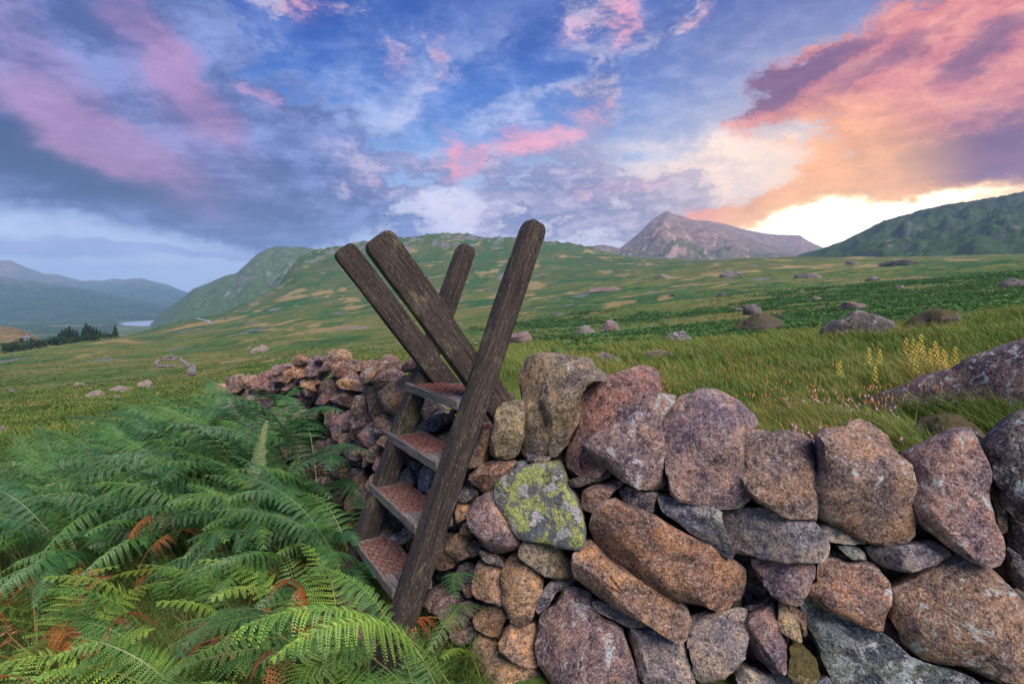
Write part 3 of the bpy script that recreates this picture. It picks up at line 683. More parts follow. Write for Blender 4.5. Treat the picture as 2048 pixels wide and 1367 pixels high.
ST_ = [
 # cap stones
 (R2((330,470),(400,420),(500,405),(515,440),(510,560),(495,690),(450,800),(380,815),(290,800),(245,770),(270,680),(305,570),(310,500)), 'olive', .35, {}),
 (R2((530,150),(620,110),(850,95),(940,105),(1000,150),(985,300),(910,420),(860,560),(790,700),(660,770),(560,780),(500,700),(510,560),(515,440),(500,370),(480,240)), 'olive', .3, dict(off=-0.14)),
 (R2((690,180),(760,165),(940,165),(1050,200),(1095,230),(960,300),(900,340),(880,420),(850,560),(820,640),(800,710),(700,795),(650,760),(635,660),(620,540),(590,400),(610,310),(650,230)), 'olive', .3, {}),
 (R2((910,285),(930,250),(1060,240),(1220,200),(1290,165),(1380,175),(1430,200),(1455,310),(1440,400),(1330,520),(1200,640),(1100,780),(1050,880),(880,925),(770,880),(800,720),(850,560),(880,420)), 'red', .25, dict(off=-0.07)),
 (R2((930,720),(950,670),(1060,570),(1200,530),(1300,440),(1440,370),(1560,400),(1500,470),(1440,560),(1430,660),(1450,760),(1460,900),(1480,1000),(1380,1040),(1260,990),(1190,950),(1100,880),(980,800)), 'purple', .75, {}),
 ([(1308,850),(1320,830),(1360,800),(1420,783),(1440,785),(1475,805),(1520,840),(1523,858),(1495,872),(1484,900),(1487,940),(1500,985),(1480,1003),(1445,1015),(1385,1003),(1348,988),(1335,955),(1325,900)], 'purple', .45, dict(facets=9)),
 (R3((120,680),(180,630),(300,620),(450,620),(560,640),(620,700),(640,850),(620,1000),(610,1190),(550,1200),(430,1180),(330,1140),(240,1090),(160,1010),(110,890),(115,760)), 'brown', .35, dict(block=.4)),
 (R3((640,670),(720,620),(880,590),(890,550),(950,535),(1020,560),(1060,600),(1150,680),(1240,840),(1280,960),(1300,1100),(1310,1210),(1330,1320),(1230,1390),(1110,1410),(950,1360),(790,1280),(610,1180),(620,1000),(650,850)), 'brown', .6, dict(block=.5)),
 (R3((1260,790),(1310,730),(1440,660),(1600,595),(1720,590),(1750,650),(1770,750),(1830,860),(1845,950),(1830,1050),(1850,1250),(1890,1350),(1895,1480),(1850,1530),(1760,1510),(1650,1470),(1540,1390),(1440,1310),(1340,1250),(1310,1170),(1290,1050),(1250,900)), 'purple', .65, {}),
 (R3((1800,730),(1860,650),(1920,570),(2048,490),(2150,470),(2230,620),(2150,800),(2048,870),(1960,980),(1920,1030),(1850,950),(1820,840)), 'dark', .7, dict(off=-.02)),
 (R3((1910,1050),(1980,950),(2048,860),(2160,800),(2260,1000),(2200,1240),(2048,1260),(1990,1210),(1930,1140)), 'dark', .75, {}),
 (R3((1840,1000),(1900,1060),(1940,1200),(1950,1320),(1900,1330),(1860,1200)), 'olive', .3, dict(off=-.06)),
 (R3((1960,1220),(2048,1270),(2160,1290),(2200,1400),(2048,1480),(1960,1420)), 'dark', .3, dict(off=-.08)),
 # body
 (R2((110,930),(190,850),(300,825),(430,830),(445,890),(390,960),(310,1010),(200,1060),(130,980)), 'rust', .3, {}),
 (R2((450,830),(530,820),(540,870),(455,890)), 'blue', .3, {}),
 (R2((505,770),(580,790),(680,800),(660,840),(570,860),(520,830)), 'dark', .4, {}),
 (R2((330,1010),(370,960),(480,880),(600,845),(740,825),(780,890),(800,1000),(870,1110),(905,1230),(915,1340),(885,1410),(800,1400),(640,1370),(470,1330),(390,1210),(335,1110)), 'olive', .3, dict(mat=M_MAP, facets=0, block=.95, front=.05, tilt=.25)),
 (R2((790,970),(900,930),(1090,895),(1090,940),(1000,980),(890,1010),(800,1005)), 'dark', .3, {}),
 (R2((890,1110),(910,1030),(1000,990),(1190,945),(1200,980),(1130,1010),(1080,1090),(1030,1180),(960,1180),(900,1160)), 'brown', .35, {}),
 (R2((1140,1030),(1200,1000),(1350,1025),(1430,1050),(1410,1100),(1380,1180),(1270,1170),(1190,1130)), 'dark', .4, {}),
 (R4((115,190),(150,120),(230,70),(330,20),(345,130),(400,240),(460,320),(510,370),(490,430),(370,470),(300,470),(210,410),(160,310)), 'purple', .45, {}),
 (R4((970,330),(1010,240),(1060,150),(1130,105),(1210,150),(1400,200),(1520,280),(1660,360),(1780,430),(1920,520),(2040,620),(2020,700),(2000,780),(1950,860),(1850,880),(1740,820),(1660,775),(1550,760),(1440,690),(1340,640),(1190,590),(1100,530),(1040,460),(990,400)), 'rust', .35, dict(block=.9, facets=3, front=.09)),
 (R4((870,490),(900,410),(960,370),(1000,420),(1100,540),(1250,620),(1420,700),(1530,770),(1610,870),(1620,1000),(1560,1050),(1450,1000),(1330,920),(1200,860),(1050,780),(960,710),(870,650)), 'rust', .45, dict(block=.9, facets=3)),
 (R4((960,810),(1060,810),(1200,880),(1330,940),(1420,985),(1200,970),(1090,920),(1000,860)), 'grey', .3, {}),
 (R4((580,1050),(600,920),(700,830),(760,740),(860,710),(950,750),(990,860),(1090,930),(1190,980),(1210,1080),(1250,1200),(1300,1330),(1310,1440),(1000,1520),(750,1440),(640,1280),(580,1160)), 'purple', .7, dict(block=.6)),
 (R4((1200,990),(1330,985),(1430,1000),(1560,1060),(1620,1080),(1620,1180),(1640,1290),(1660,1420),(1500,1480),(1370,1420),(1290,1300),(1240,1170),(1200,1070)), 'grey', .5, {}),
 (R4((1640,970),(1720,910),(1850,885),(2030,880),(2020,1020),(1990,1180),(1940,1250),(1880,1320),(1730,1350),(1660,1300),(1640,1180),(1625,1060)), 'pale', .6, {}),
 (R4((480,460),(520,370),(640,390),(720,410),(790,500),(860,560),(840,620),(800,660),(740,670),(650,620),(570,560),(490,510)), 'olive', .3, {}),
 (R4((140,680),(170,540),(220,510),(330,560),(380,600),(350,640),(360,740),(370,830),(290,820),(170,770)), 'ochre', .5, {}),
 (R4((350,620),(360,540),(400,490),(470,470),(500,520),(580,580),(640,640),(640,720),(590,830),(560,940),(480,970),(420,920),(380,820),(360,720)), 'ochre', .3, {}),
 (R4((580,840),(640,720),(690,660),(770,690),(720,740),(660,850),(610,890)), 'grey', .3, {}),
 (R4((145,920),(200,850),(290,830),(370,840),(420,910),(350,980),(320,1080),(250,1060),(180,990)), 'ochre', .3, {}),
 (R4((330,1090),(360,980),(420,930),(490,980),(570,970),(580,1050),(580,1160),(620,1250),(550,1250),(450,1210),(380,1160)), 'ochre', .4, {}),
 (R4((135,1110),(180,1030),(250,1070),(330,1130),(440,1210),(560,1260),(640,1310),(720,1420),(450,1500),(270,1420),(230,1290),(160,1200)), 'ochre', .45, {}),
 (R4((170,440),(300,480),(380,580),(300,560),(220,510)), 'dark', .4, {}),
 (R4((700,720),(790,690),(860,560),(870,660),(830,700),(770,750)), 'dark', .3, dict(off=-.05)),
 (R4((1560,1060),(1640,900),(1790,860),(1700,920),(1630,980),(1620,1080)), 'dark', .3, dict(off=-.04)),
 (R4((1410,110),(1440,75),(1560,100),(1700,130),(1860,180),(1850,260),(1880,380),(1920,480),(1900,520),(1800,440),(1680,360),(1560,270),(1450,200)), 'blue', .5, {}),
 (R5((-20,230),(0,180),(150,165),(330,155),(400,200),(600,240),(700,400),(720,470),(620,520),(400,520),(220,500),(80,470),(0,380)), 'grey', .5, dict(block=.8, facets=6)),
 (R5((575,290),(640,265),(740,290),(840,330),(940,390),(990,420),(880,415),(740,395),(660,380),(590,330)), 'grey', .3, {}),
 (R5((780,430),(840,410),(920,440),(970,480),(985,540),(900,530),(830,480)), 'teal', .3, {}),
 (R5((970,450),(1030,430),(1200,430),(1400,395),(1500,410),(1580,480),(1560,530),(1400,560),(1280,600),(1120,590),(1040,550),(990,500)), 'grey', .4, {}),
 (R5((190,530),(300,520),(450,540),(620,535),(640,590),(600,660),(560,720),(510,810),(400,790),(330,770),(250,670),(210,590)), 'purple', .35, {}),
 (R5((650,510),(720,500),(870,530),(1000,550),(1090,600),(1120,660),(1120,800),(1090,900),(1060,990),(1000,980),(880,920),(720,850),(600,780),(565,740),(590,700),(650,680),(640,590)), 'rust', .5, {}),
 (R5((690,490),(780,455),(880,500),(920,535),(780,510)), 'rust', .2, dict(off=-.05)),
 (R5((1135,730),(1300,620),(1480,545),(1690,525),(1830,590),(1960,700),(2080,790),(2160,1000),(2160,1380),(2048,1400),(1850,1340),(1700,1290),(1500,1230),(1330,1170),(1250,1090),(1230,1000),(1160,940),(1135,870),(1140,800)), 'brown', .7, dict(block=.7)),
 (R5((540,860),(600,800),(720,850),(880,930),(1030,990),(1200,1120),(1280,1180),(1400,1230),(1600,1280),(1700,1330),(1750,1470),(1300,1540),(800,1470),(720,1320),(660,1200),(620,1080),(560,960)), 'teal', .95, dict(block=.9, facets=2, front=.06)),
 (R5((1060,970),(1120,940),(1230,1030),(1250,1100),(1290,1180),(1200,1110),(1100,1030)), 'brown', .3, dict(off=-.04)),
 (R5((130,1010),(180,920),(280,880),(350,830),(380,900),(370,1000),(430,1060),(470,1100),(460,1220),(430,1290),(330,1280),(240,1220),(200,1130),(150,1080)), 'purple', .4, {}),
 (R5((430,1290),(470,1090),(560,1130),(640,1220),(660,1310),(600,1380),(480,1340)), 'olive', .2, dict(mat=M_MOSS)),
 (R5((360,1000),(390,800),(440,850),(520,960),(540,1080),(440,1040)), 'olive', .3, {}),
 (R5((440,850),(560,880),(580,1040),(545,1060),(500,950)), 'ochre', .3, dict(off=-.02)),
 (R5((60,1280),(130,1260),(250,1290),(350,1330),(420,1420),(200,1460),(100,1360)), 'grey', .4, {}),
 (R5((330,1290),(470,1340),(600,1390),(740,1340),(790,1460),(400,1470)), 'blue', .4, {}),
 (R5((1950,440),(2048,500),(2130,650),(2060,760),(1970,660)), 'dark', .2, dict(off=-.05)),
 (R5((140,870),(230,830),(330,780),(370,830),(280,870),(200,900)), 'dark', .3, dict(off=-.05)),
 (R5((1700,1420),(1740,1340),(1900,1370),(2048,1410),(2160,1400),(2160,1540),(1800,1560)), 'teal', .4, {}),
 # beside the stile
 (R2((120,830),(150,740),(200,620),(290,600),(270,680),(245,770),(230,850),(140,860)), 'ochre', .35, dict(off=-.03)),
 (R2((60,1010),(130,970),(190,1050),(110,1120),(55,1080)), 'dark', .35, {}),
 (R2((30,1100),(110,1125),(125,1215),(40,1245)), 'ochre', .3, {}),
 (RV((1440,640),(1480,570),(1560,550),(1600,620),(1560,700),(1480,690)), 'ochre', .3, {}),
 (RU((880,720),(960,650),(1080,580),(1160,560),(1210,620),(1200,680),(1100,740),(1000,775),(920,750)), 'grey', .5, dict(off=-.12)),
 (RU((1160,570),(1250,560),(1300,610),(1290,640),(1210,640)), 'ochre', .4, dict(off=-.16)),
 (RU((1230,520),(1350,510),(1370,570),(1260,565)), 'ochre', .3, dict(off=-.24)),
 (RU((1110,800),(1200,770),(1290,740),(1290,830),(1210,880),(1150,860)), 'olive', .4, dict(off=-.08)),
 (RU((760,1010),(820,975),(860,1030),(930,1110),(940,1170),(870,1140),(790,1090)), 'teal', .4, dict(off=-.03)),
 (RU((700,1220),(760,1150),(820,1120),(920,1180),(910,1270),(840,1340),(720,1300)), 'blue', .45, dict(off=-.01)),
 (RU((890,1270),(930,1180),(990,1110),(1080,1110),(1110,1160),(1090,1290),(1060,1380),(930,1420),(900,1360)), 'blue', .5, {}),
 (RV((640,520),(680,370),(780,430),(860,530),(850,620),(780,700),(700,690),(640,600)), 'olive', .4, {}),
 (RV((840,650),(890,560),(970,590),(1010,640),(970,720),(860,770),(740,760),(720,700)), 'blue', .4, dict(off=.02)),
 (RV((960,220),(1040,230),(1060,280),(1000,300)), 'blue', .3, {}),
 (RV((560,720),(640,640),(720,740),(800,780),(760,900),(620,860)), 'dark', .3, {}),
]
for poly, tint, lich, kw in ST_: wall_stone(poly, tint, lich, **kw)
LEFT = [
 ((45,480),(60,440),(140,425),(170,450),(150,500),(60,510)), ((165,440),(170,380),(230,350),(320,350),(330,400),(320,460),(250,500),(180,480)), ((320,350),(430,345),(440,370),(410,440),(330,470),(325,400)),
 ((420,400),(500,330),(580,305),(600,350),(560,400),(500,450),(430,450)), ((605,260),(640,240),(770,230),(770,260),(720,300),(650,335),(605,320)), ((610,350),(700,330),(720,400),(640,410),(600,390)),
 ((500,450),(560,400),(640,415),(690,440),(660,490),(520,480)), ((810,160),(880,135),(960,180),(990,200),(900,230),(830,230)), ((800,230),(900,230),(940,280),(910,350),(830,370),(800,300)),
 ((700,330),(760,290),(800,290),(810,360),(760,400),(710,400)), ((930,290),(980,220),(1080,200),(1090,280),(1040,330),(980,350),(920,330)), ((1010,190),(1070,155),(1130,170),(1090,210),(1020,210)),
 ((1130,180),(1190,100),(1290,85),(1350,130),(1355,190),(1270,200),(1180,195)), ((1060,300),(1110,210),(1200,210),(1210,260),(1200,320),(1110,310),(1040,350)), ((1200,260),(1270,210),(1400,195),(1480,220),(1480,280),(1400,310),(1300,350),(1220,330)),
 ((1270,380),(1300,340),(1400,310),(1440,380),(1400,410),(1300,400)), ((1480,210),(1560,195),(1640,220),(1560,270),(1500,300)), ((1510,300),(1640,220),(1690,145),(1760,170),(1870,260),(1850,300),(1740,280),(1660,300),(1600,380),(1530,420),(1500,380)),
 ((1600,400),(1660,300),(1760,290),(1860,330),(1800,390),(1700,450),(1640,450)), ((1880,250),(1930,180),(1990,200),(2000,240),(1900,310)), ((1070,430),(1130,380),(1190,400),(1200,460),(1130,500),(1070,480)),
 ((1030,620),(1060,540),(1130,490),(1220,480),(1180,560),(1100,620)), ((1185,580),(1240,500),(1330,460),(1400,500),(1390,600),(1380,660),(1290,640)), ((1220,440),(1300,385),(1400,390),(1480,440),(1460,500),(1380,480),(1290,470)),
 ((1395,590),(1400,560),(1480,540),(1510,600),(1530,720),(1440,760),(1400,730)), ((1470,480),(1560,450),(1640,460),(1660,520),(1640,580),(1700,680),(1600,780),(1560,720),(1520,580)), ((1640,500),(1760,430),(1900,360),(1970,270),(1980,330),(1900,520),(1850,660),(1740,700),(1680,600)),
 ((1600,810),(1690,730),(1770,790),(1760,880),(1700,900)), ((1350,930),(1430,800),(1560,720),(1580,790),(1500,870),(1400,960)), ((1430,930),(1540,820),(1610,810),(1700,900),(1680,960),(1600,1040),(1500,1000)),
 ((1280,780),(1330,700),(1390,720),(1400,800),(1350,880),(1280,850)), ((1160,800),(1220,700),(1270,680),(1330,700),(1260,790),(1180,820)), ((1180,930),(1270,880),(1340,930),(1300,990),(1230,980)), ((1190,1060),(1250,1000),(1290,1060),(1270,1100),(1200,1100)),
 ((1300,1000),(1370,1000),(1400,1080),(1320,1110)), ((1420,1060),(1500,1040),(1560,1080),(1480,1120),(1420,1110)), ((1580,1050),(1640,1000),(1680,1050),(1650,1110),(1590,1100)), ((1590,1250),(1620,1150),(1680,1180),(1650,1290)),
 ((940,470),(1000,440),(1020,500),(960,530)), ((700,470),(780,430),(860,390),(880,410),(780,470),(720,480)), 
 ((880,400),(1000,370),(1060,410),(1000,450),(900,450)), ((1560,1120),(1640,1110),(1660,1160),(1590,1180)), ((1480,1150),(1560,1130),(1580,1200),(1500,1230))]
def grow(p, k):
    cx = sum(a for a, b in p) / len(p); cy = sum(b for a, b in p) / len(p); return [(cx + (a - cx) * k, cy + (b - cy) * k) for a, b in p]
top_line = lambda px: float(np.interp(px, [440, 500, 560, 600, 650, 700, 760, 800], [775, 755, 735, 712, 702, 722, 715, 735]))
for i in range(80):
    px = rs.uniform(445, 800); py = top_line(px) + rs.uniform(16, 80); r = rs.uniform(15, 22) * (.75 + (px - 445) / 700); a0 = rs.uniform(0, 6.28)
    wall_stone([(px + r * rs.uniform(.8, 1.3) * math.cos(a0 + k * .9), py + .85 * r * rs.uniform(.8, 1.2) * math.sin(a0 + k * .9)) for k in range(7)], rs.choice(['brown', 'rust', 'purple', 'dark', 'red']), .35, seg=20, off=-.14, front=.04, block=.8)
for p in LEFT: wall_stone(grow(RL(*p), 1.2), rs.choice(['brown', 'rust', 'purple', 'brown', 'ochre', 'red', 'rust']), rs.uniform(.3, .6), seg=28, block=rs.uniform(.7, .95))
wall_stone(RL((2080,200),(2150,160),(2260,210),(2280,300),(2180,310),(2100,280)), 'brown', .5, off=-.62)
# lower courses half hidden by the bracken, and small packing stones in the joints
for i in range(130):
    px = rs.uniform(455, 790); top = 790 + (px - 470) * 0.15; py = rs.uniform(top + 4, top + 120 + (px - 470) * 0.35)
    r = rs.uniform(15, 25) * (0.75 + (px - 470) / 520); a0 = rs.uniform(0, 6.28)
    wall_stone([(px + r * rs.uniform(.75, 1.25) * math.cos(a0 + k * 1.047), py + 0.8 * r * rs.uniform(.75, 1.2) * math.sin(a0 + k * 1.047)) for k in range(6)], rs.choice(['brown', 'rust', 'purple', 'dark']), .3, seg=18, off=-.02, front=.04)
for i in range(70):
    px = rs.uniform(930, 2060); py = rs.uniform(930 + 40 * math.sin(px), 1380)
    r = rs.uniform(16, 30); a0 = rs.uniform(0, 6.28)
    wall_stone([(px + r * rs.uniform(.6, 1.5) * math.cos(a0 + k * 1.047), py + 0.8 * r * rs.uniform(.6, 1.2) * math.sin(a0 + k * 1.047)) for k in range(6)], rs.choice(['dark', 'dark', 'grey', 'blue', 'purple']), .2, seg=16, off=-.14, front=.03, depth=.12)

for i in range(26):
    px = rs.uniform(850, 945); py = rs.uniform(985, 1330); r = rs.uniform(22, 36); a0 = rs.uniform(0, 6.28)
    wall_stone([(px + r * rs.uniform(.8, 1.3) * math.cos(a0 + k * .9), py + .85 * r * rs.uniform(.8, 1.2) * math.sin(a0 + k * .9)) for k in range(7)], rs.choice(['brown', 'ochre', 'purple', 'dark', 'grey']), .35, seg=24, off=-.05, front=.05)
def wall_core():
    """rubble heart of the wall, behind the face stones"""
    m, g, bs, out = new_mat('wall_rubble')
    tc = g.n.new('ShaderNodeTexCoord'); P = tc.outputs['Object']
    n = g.noise(P, 30, 4, .65); e = g.vor(P, 12, 'DISTANCE_TO_EDGE')
    g.l.new(g.mix(g.ss(n, .35, .65), (0.06, 0.05, 0.045), (0.15, 0.12, 0.10)), bs.inputs['Base Color'])
    bump(g, bs, g.m('ADD', g.ss(e, 0, .25), g.m('MULTIPLY', n, .4)), 1.0, 0.05)
    P2 = _chaikin(np.array(WPATH[:-2]), 3); sec = []
    for i, p in enumerate(P2):
        t = P2[min(i + 1, len(P2) - 1)] - P2[max(i - 1, 0)]; t = t / np.hypot(*t); n2 = np.array([-t[1], t[0]])
        if np.dot(n2, -p) < 0: n2 = -n2
        zb = min(gz(*p) - 0.3, -1.6)
        px = CX + F * p[0] / p[1]
        zt = float(np.interp(px, [300, 402, 470, 552, 642, 715, 800, 860, 930, 1000, 1200, 1450, 1740, 2065, 2500], [-1.55, -1.30, -1.10, -0.80, -0.60, -0.55, -0.72, -0.80, -0.78, -0.66, -0.66, -0.72, -0.66, -0.62, -0.55]))
        f = lambda z: BATTER * (-0.95 - z) - 0.15
        zm = (zb + zt) / 2
        ring = [(p + n2 * f(zb), zb), (p + n2 * f(zm), zm), (p + n2 * (f(zt) - .02), zt), (p + n2 * (f(zt) - .14), zt + .03), (p - n2 * 0.42, zt - .02), (p - n2 * 0.55, zm), (p - n2 * 0.65, zb)]
        sec.append([(float(q[0] + 0.012 * math.sin(i * 2.1 + k)), float(q[1]), float(z + 0.02 * math.sin(i * 1.7 + k * 2))) for k, (q, z) in enumerate(ring)])
    V = [v for s_ in sec for v in s_]; k = len(sec[0]); Fc = []
    for i in range(len(sec) - 1):
        for j in range(k): Fc.append((i * k + j, i * k + (j + 1) % k, (i + 1) * k + (j + 1) % k, (i + 1) * k + j))
    Fc += [tuple(range(k))[::-1], tuple((len(sec) - 1) * k + j for j in range(k))]
    o = obj_from('rubble_core', V, Fc, m, smooth=False); add_child(o, wall)
wall_core()
# rough stones along the far edge of the wall top
for i in range(60):
    k = rs.random() * (len(WP) - 2); a = WP[int(k)]; b = WP[int(k) + 1]; p = a + (b - a) * (k % 1)
    t = (b - a) / np.hypot(*(b - a)); n2 = np.array([-t[1], t[0]]); n2 = n2 if np.dot(n2, -p) > 0 else -n2
    px = CX + F * p[0] / p[1]
    if px > 2300 or px < 420 or 790 < px < 960: continue
    zt = float(np.interp(px, [300, 402, 470, 552, 642, 715, 800, 930, 1000, 2065], [-1.6, -1.35, -1.14, -0.86, -0.67, -0.60, -0.74, -0.76, -0.72, -0.68]))
    q = p - n2 * rs.uniform(.30, .44); r = rs.uniform(.07, .12)
    poly = [(r * rs.uniform(.8, 1.4) * math.cos(x), r * rs.uniform(.6, .9) * math.sin(x)) for x in np.linspace(0, 6.28, 8)[:-1]]
    me = rock_mesh('stone', poly, r * .7, r * .8, Vector((-n2[0], -n2[1], 0)), Vector((t[0], t[1], 0)), Vector((0, 0, 1)), rs, seg=16)
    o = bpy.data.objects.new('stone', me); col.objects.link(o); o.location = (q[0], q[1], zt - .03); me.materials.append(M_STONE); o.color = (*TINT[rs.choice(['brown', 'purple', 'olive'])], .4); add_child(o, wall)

# ------------------------------------------------------------------ the stile
def wood_material(name, base=(0.060, 0.043, 0.036), pale=(0.25, 0.195, 0.165)):
    m, g, bs, out = new_mat(name)
    tc = g.n.new('ShaderNodeTexCoord'); oi = g.n.new('ShaderNodeObjectInfo')
    P = g.v('ADD', tc.outputs['Object'], g.v('SCALE', g.xyz(oi.outputs['Random'], oi.outputs['Random'], oi.outputs['Random']), scale=11.0))
    Pg = g.v('MULTIPLY', P, (1.0, 1.0, 0.035)); gr = g.noise(Pg, 130, 5, 0.66, 1.2); gr2 = g.noise(g.v('MULTIPLY', P, (1, 1, 0.10)), 260, 3, 0.7)
    nb = g.noise(P, 5.5, 4, .6, .3); nf = g.noise(g.v('MULTIPLY', P, (1, 1, 0.4)), 120, 3, .7)
    c = g.mix(g.ss(gr, 0.36, 0.66), tuple(v * 0.42 for v in base), tuple(v * 1.35 for v in base))
    c = g.mix(g.ss(g.m('ADD', gr2, g.m('MULTIPLY', nb, .7)), 0.92, 1.10, 0, .7), c, pale)
    c = g.mix(g.ss(gr, 0.40, 0.33, 0, .9), c, (0.012, 0.010, 0.010))
    c = g.mix(g.ss(nf, 0.60, 0.70, 0, .75), c, pale)
    c = g.mix(g.m('MULTIPLY', g.ss(nb, 0.58, 0.70), g.ss(nf, .40, .55, 0, .6)), c, (0.16, 0.145, 0.035))     # algae
    g.l.new(c, bs.inputs['Base Color']); bs.inputs['Roughness'].default_value = 0.8; bs.inputs['Specular IOR Level'].default_value = 0.25
    bump(g, bs, g.m('ADD', g.m('MULTIPLY', gr, 0.010), g.m('ADD', g.m('MULTIPLY', gr2, 0.003), g.m('MULTIPLY', nf, .003))), 1.0, 1.0)
    return m
M_WOOD = wood_material('weathered_wood'); M_TREAD = wood_material('bleached_tread', (0.21, 0.17, 0.15), (0.42, 0.36, 0.33))
def rust_mat():
    m, g, bs, out = new_mat('rusty_mesh')
    tc = g.n.new('ShaderNodeTexCoord'); n = g.noise(tc.outputs['Object'], 90, 4, .7)
    g.l.new(g.ramp(n, [(0.3, (0.10, 0.03, 0.025)), (0.5, (0.24, 0.085, 0.06)), (0.62, (0.34, 0.17, 0.13)), (0.75, (0.55, 0.42, 0.36))]), bs.inputs['Base Color'])
    bs.inputs['Roughness'].default_value = 0.7; bs.inputs['Metallic'].default_value = 0.15
    bump(g, bs, n, .4, .002)
    return m
M_RUST = rust_mat()

YAW = -1.0083
SU = Vector((math.cos(YAW), math.sin(YAW), 0)); SV = Vector((-math.sin(YAW), math.cos(YAW), 0)); SZ = Vector((0, 0, 1))
SO = Vector((-0.3151, 2.5353, -0.3959)); SW = 0.62; LA, LB = 0.3783, 0.6491
stile = empty('ladder_stile', (SO.x - 0.25, SO.y - 0.1, -1.55), 'weathered wooden ladder stile with crossed posts straddling the stone wall', 'stile')
def beam(name, A, B, wu, wv, udir, mat, nseg=26, round_top=0.6, seed=0, notch=None, taper=0.04, chamfer=0.12):
    """squared timber from A (foot) to B (head), with eased edges, rounded head and small irregularities; local z runs along it"""
    A, B = Vector(A), Vector(B); L = (B - A).length; az = (B - A).normalized(); ax = (udir - az * udir.dot(az)).normalized(); ay = az.cross(ax)
    r_ = random.Random(seed); ch = chamfer
    base = []
    for sx, sy in ((1, 1), (-1, 1), (-1, -1), (1, -1)):
        cs = [(sx * 1, sy * (1 - ch * 1.6)), (sx * (1 - ch * .45), sy * (1 - ch * .45)), (sx * (1 - ch), sy * 1)]
        if sx * sy < 0: cs = cs[::-1]
        base += cs
    mids = []
    for i in range(len(base)):
        a, b = base[i], base[(i + 1) % len(base)]
        mids.append(a)
        if math.hypot(a[0] - b[0], a[1] - b[1]) > .6:
            for t in (0.33, 0.66): mids.append((a[0] + (b[0] - a[0]) * t, a[1] + (b[1] - a[1]) * t))
    prof = mids; n = len(prof); V = []
    zs = list(np.linspace(0, L - wu * round_top, nseg)) + [L - wu * round_top + wu * round_top * math.sin(a) for a in (0.35, 0.75, 1.15, 1.45)]
    sc = [1.0] * nseg + [math.cos(a) * .45 + .55 for a in (0.35, 0.75, 1.15, 1.45)]
    off = r_.uniform(0, 90)
    for z, s in zip(zs, sc):
        k = 1 - taper * (z / L)
        for i, (x, y) in enumerate(prof):
            X, Y = x * wu / 2 * k * s, y * wv / 2 * k * s
            d = mnoise.noise((x * 1.3 + off, y * 1.3, z * 3.0)) * 0.004 + mnoise.noise((x * 2 + off, y * 2, z * 11)) * 0.0022
            if notch and notch[0] < z < notch[1] and y * notch[2] > 0.5: d -= notch[3] * math.sin((z - notch[0]) / (notch[1] - notch[0]) * math.pi) ** .6
            q = math.hypot(x, y); V.append((X + d * x / q, Y + d * y / q, z))
    V.append((0, 0, 0)); V.append((0, 0, L + 0.002)); Fc = []; m_ = len(zs)
    for k in range(m_ - 1):
        for i in range(n): j = (i + 1) % n; Fc.append((k * n + i, k * n + j, (k + 1) * n + j, (k + 1) * n + i))
    for i in range(n): j = (i + 1) % n; Fc.append((m_ * n, j, i)); Fc.append((m_ * n + 1, (m_ - 1) * n + i, (m_ - 1) * n + j))
    o = obj_from(name, V, Fc, mat)
    o.matrix_basis = Matrix((( ax.x, ay.x, az.x, A.x), (ax.y, ay.y, az.y, A.y), (ax.z, ay.z, az.z, A.z), (0, 0, 0, 1)))
    me = o.data; bm = bmesh.new(); bm.from_mesh(me); bmesh.ops.recalc_face_normals(bm, faces=bm.faces)
    for ed in bm.edges:
        if len(ed.link_faces) == 2 and ed.calc_face_angle(0) > math.radians(38): ed.smooth = False
    bm.to_mesh(me); bm.free()
    return o
def stile_child(o):
    o.parent = stile; o.matrix_parent_inverse = Matrix.Translation(-Vector(stile.location))
near = lambda s, z: SO + SU * (s * SW / 2) + SV * (z * math.tan(LA)) + SZ * z
VF = (SV * math.cos(0.0528) + SU * math.sin(0.0528))
def farp(s, z): return SO + SU * (s * 0.4713 / 2 - 0.0109) + VF * (0.0973 - z * math.tan(LB)) + SZ * z
for nm, A, B, wu, wv, sd, notch in [
    ('post', near(1, -1.35), near(1, 0.755), 0.098, 0.092, 3, None), ('post', near(-1, -1.35), near(-1, 0.705), 0.095, 0.092, 4, (1.35, 1.72, -1, .010)),
    ('post', farp(1.0, -0.95), farp(1.06, 0.655), 0.062, 0.135, 5, (1.30, 1.62, 1, .014)), ('post', farp(-1.0, -0.95), farp(-1.06, 0.655), 0.060, 0.115, 6, None)]:
    o = beam(nm, A, B, wu, wv, SU, M_WOOD, seed=sd, notch=notch); stile_child(o)

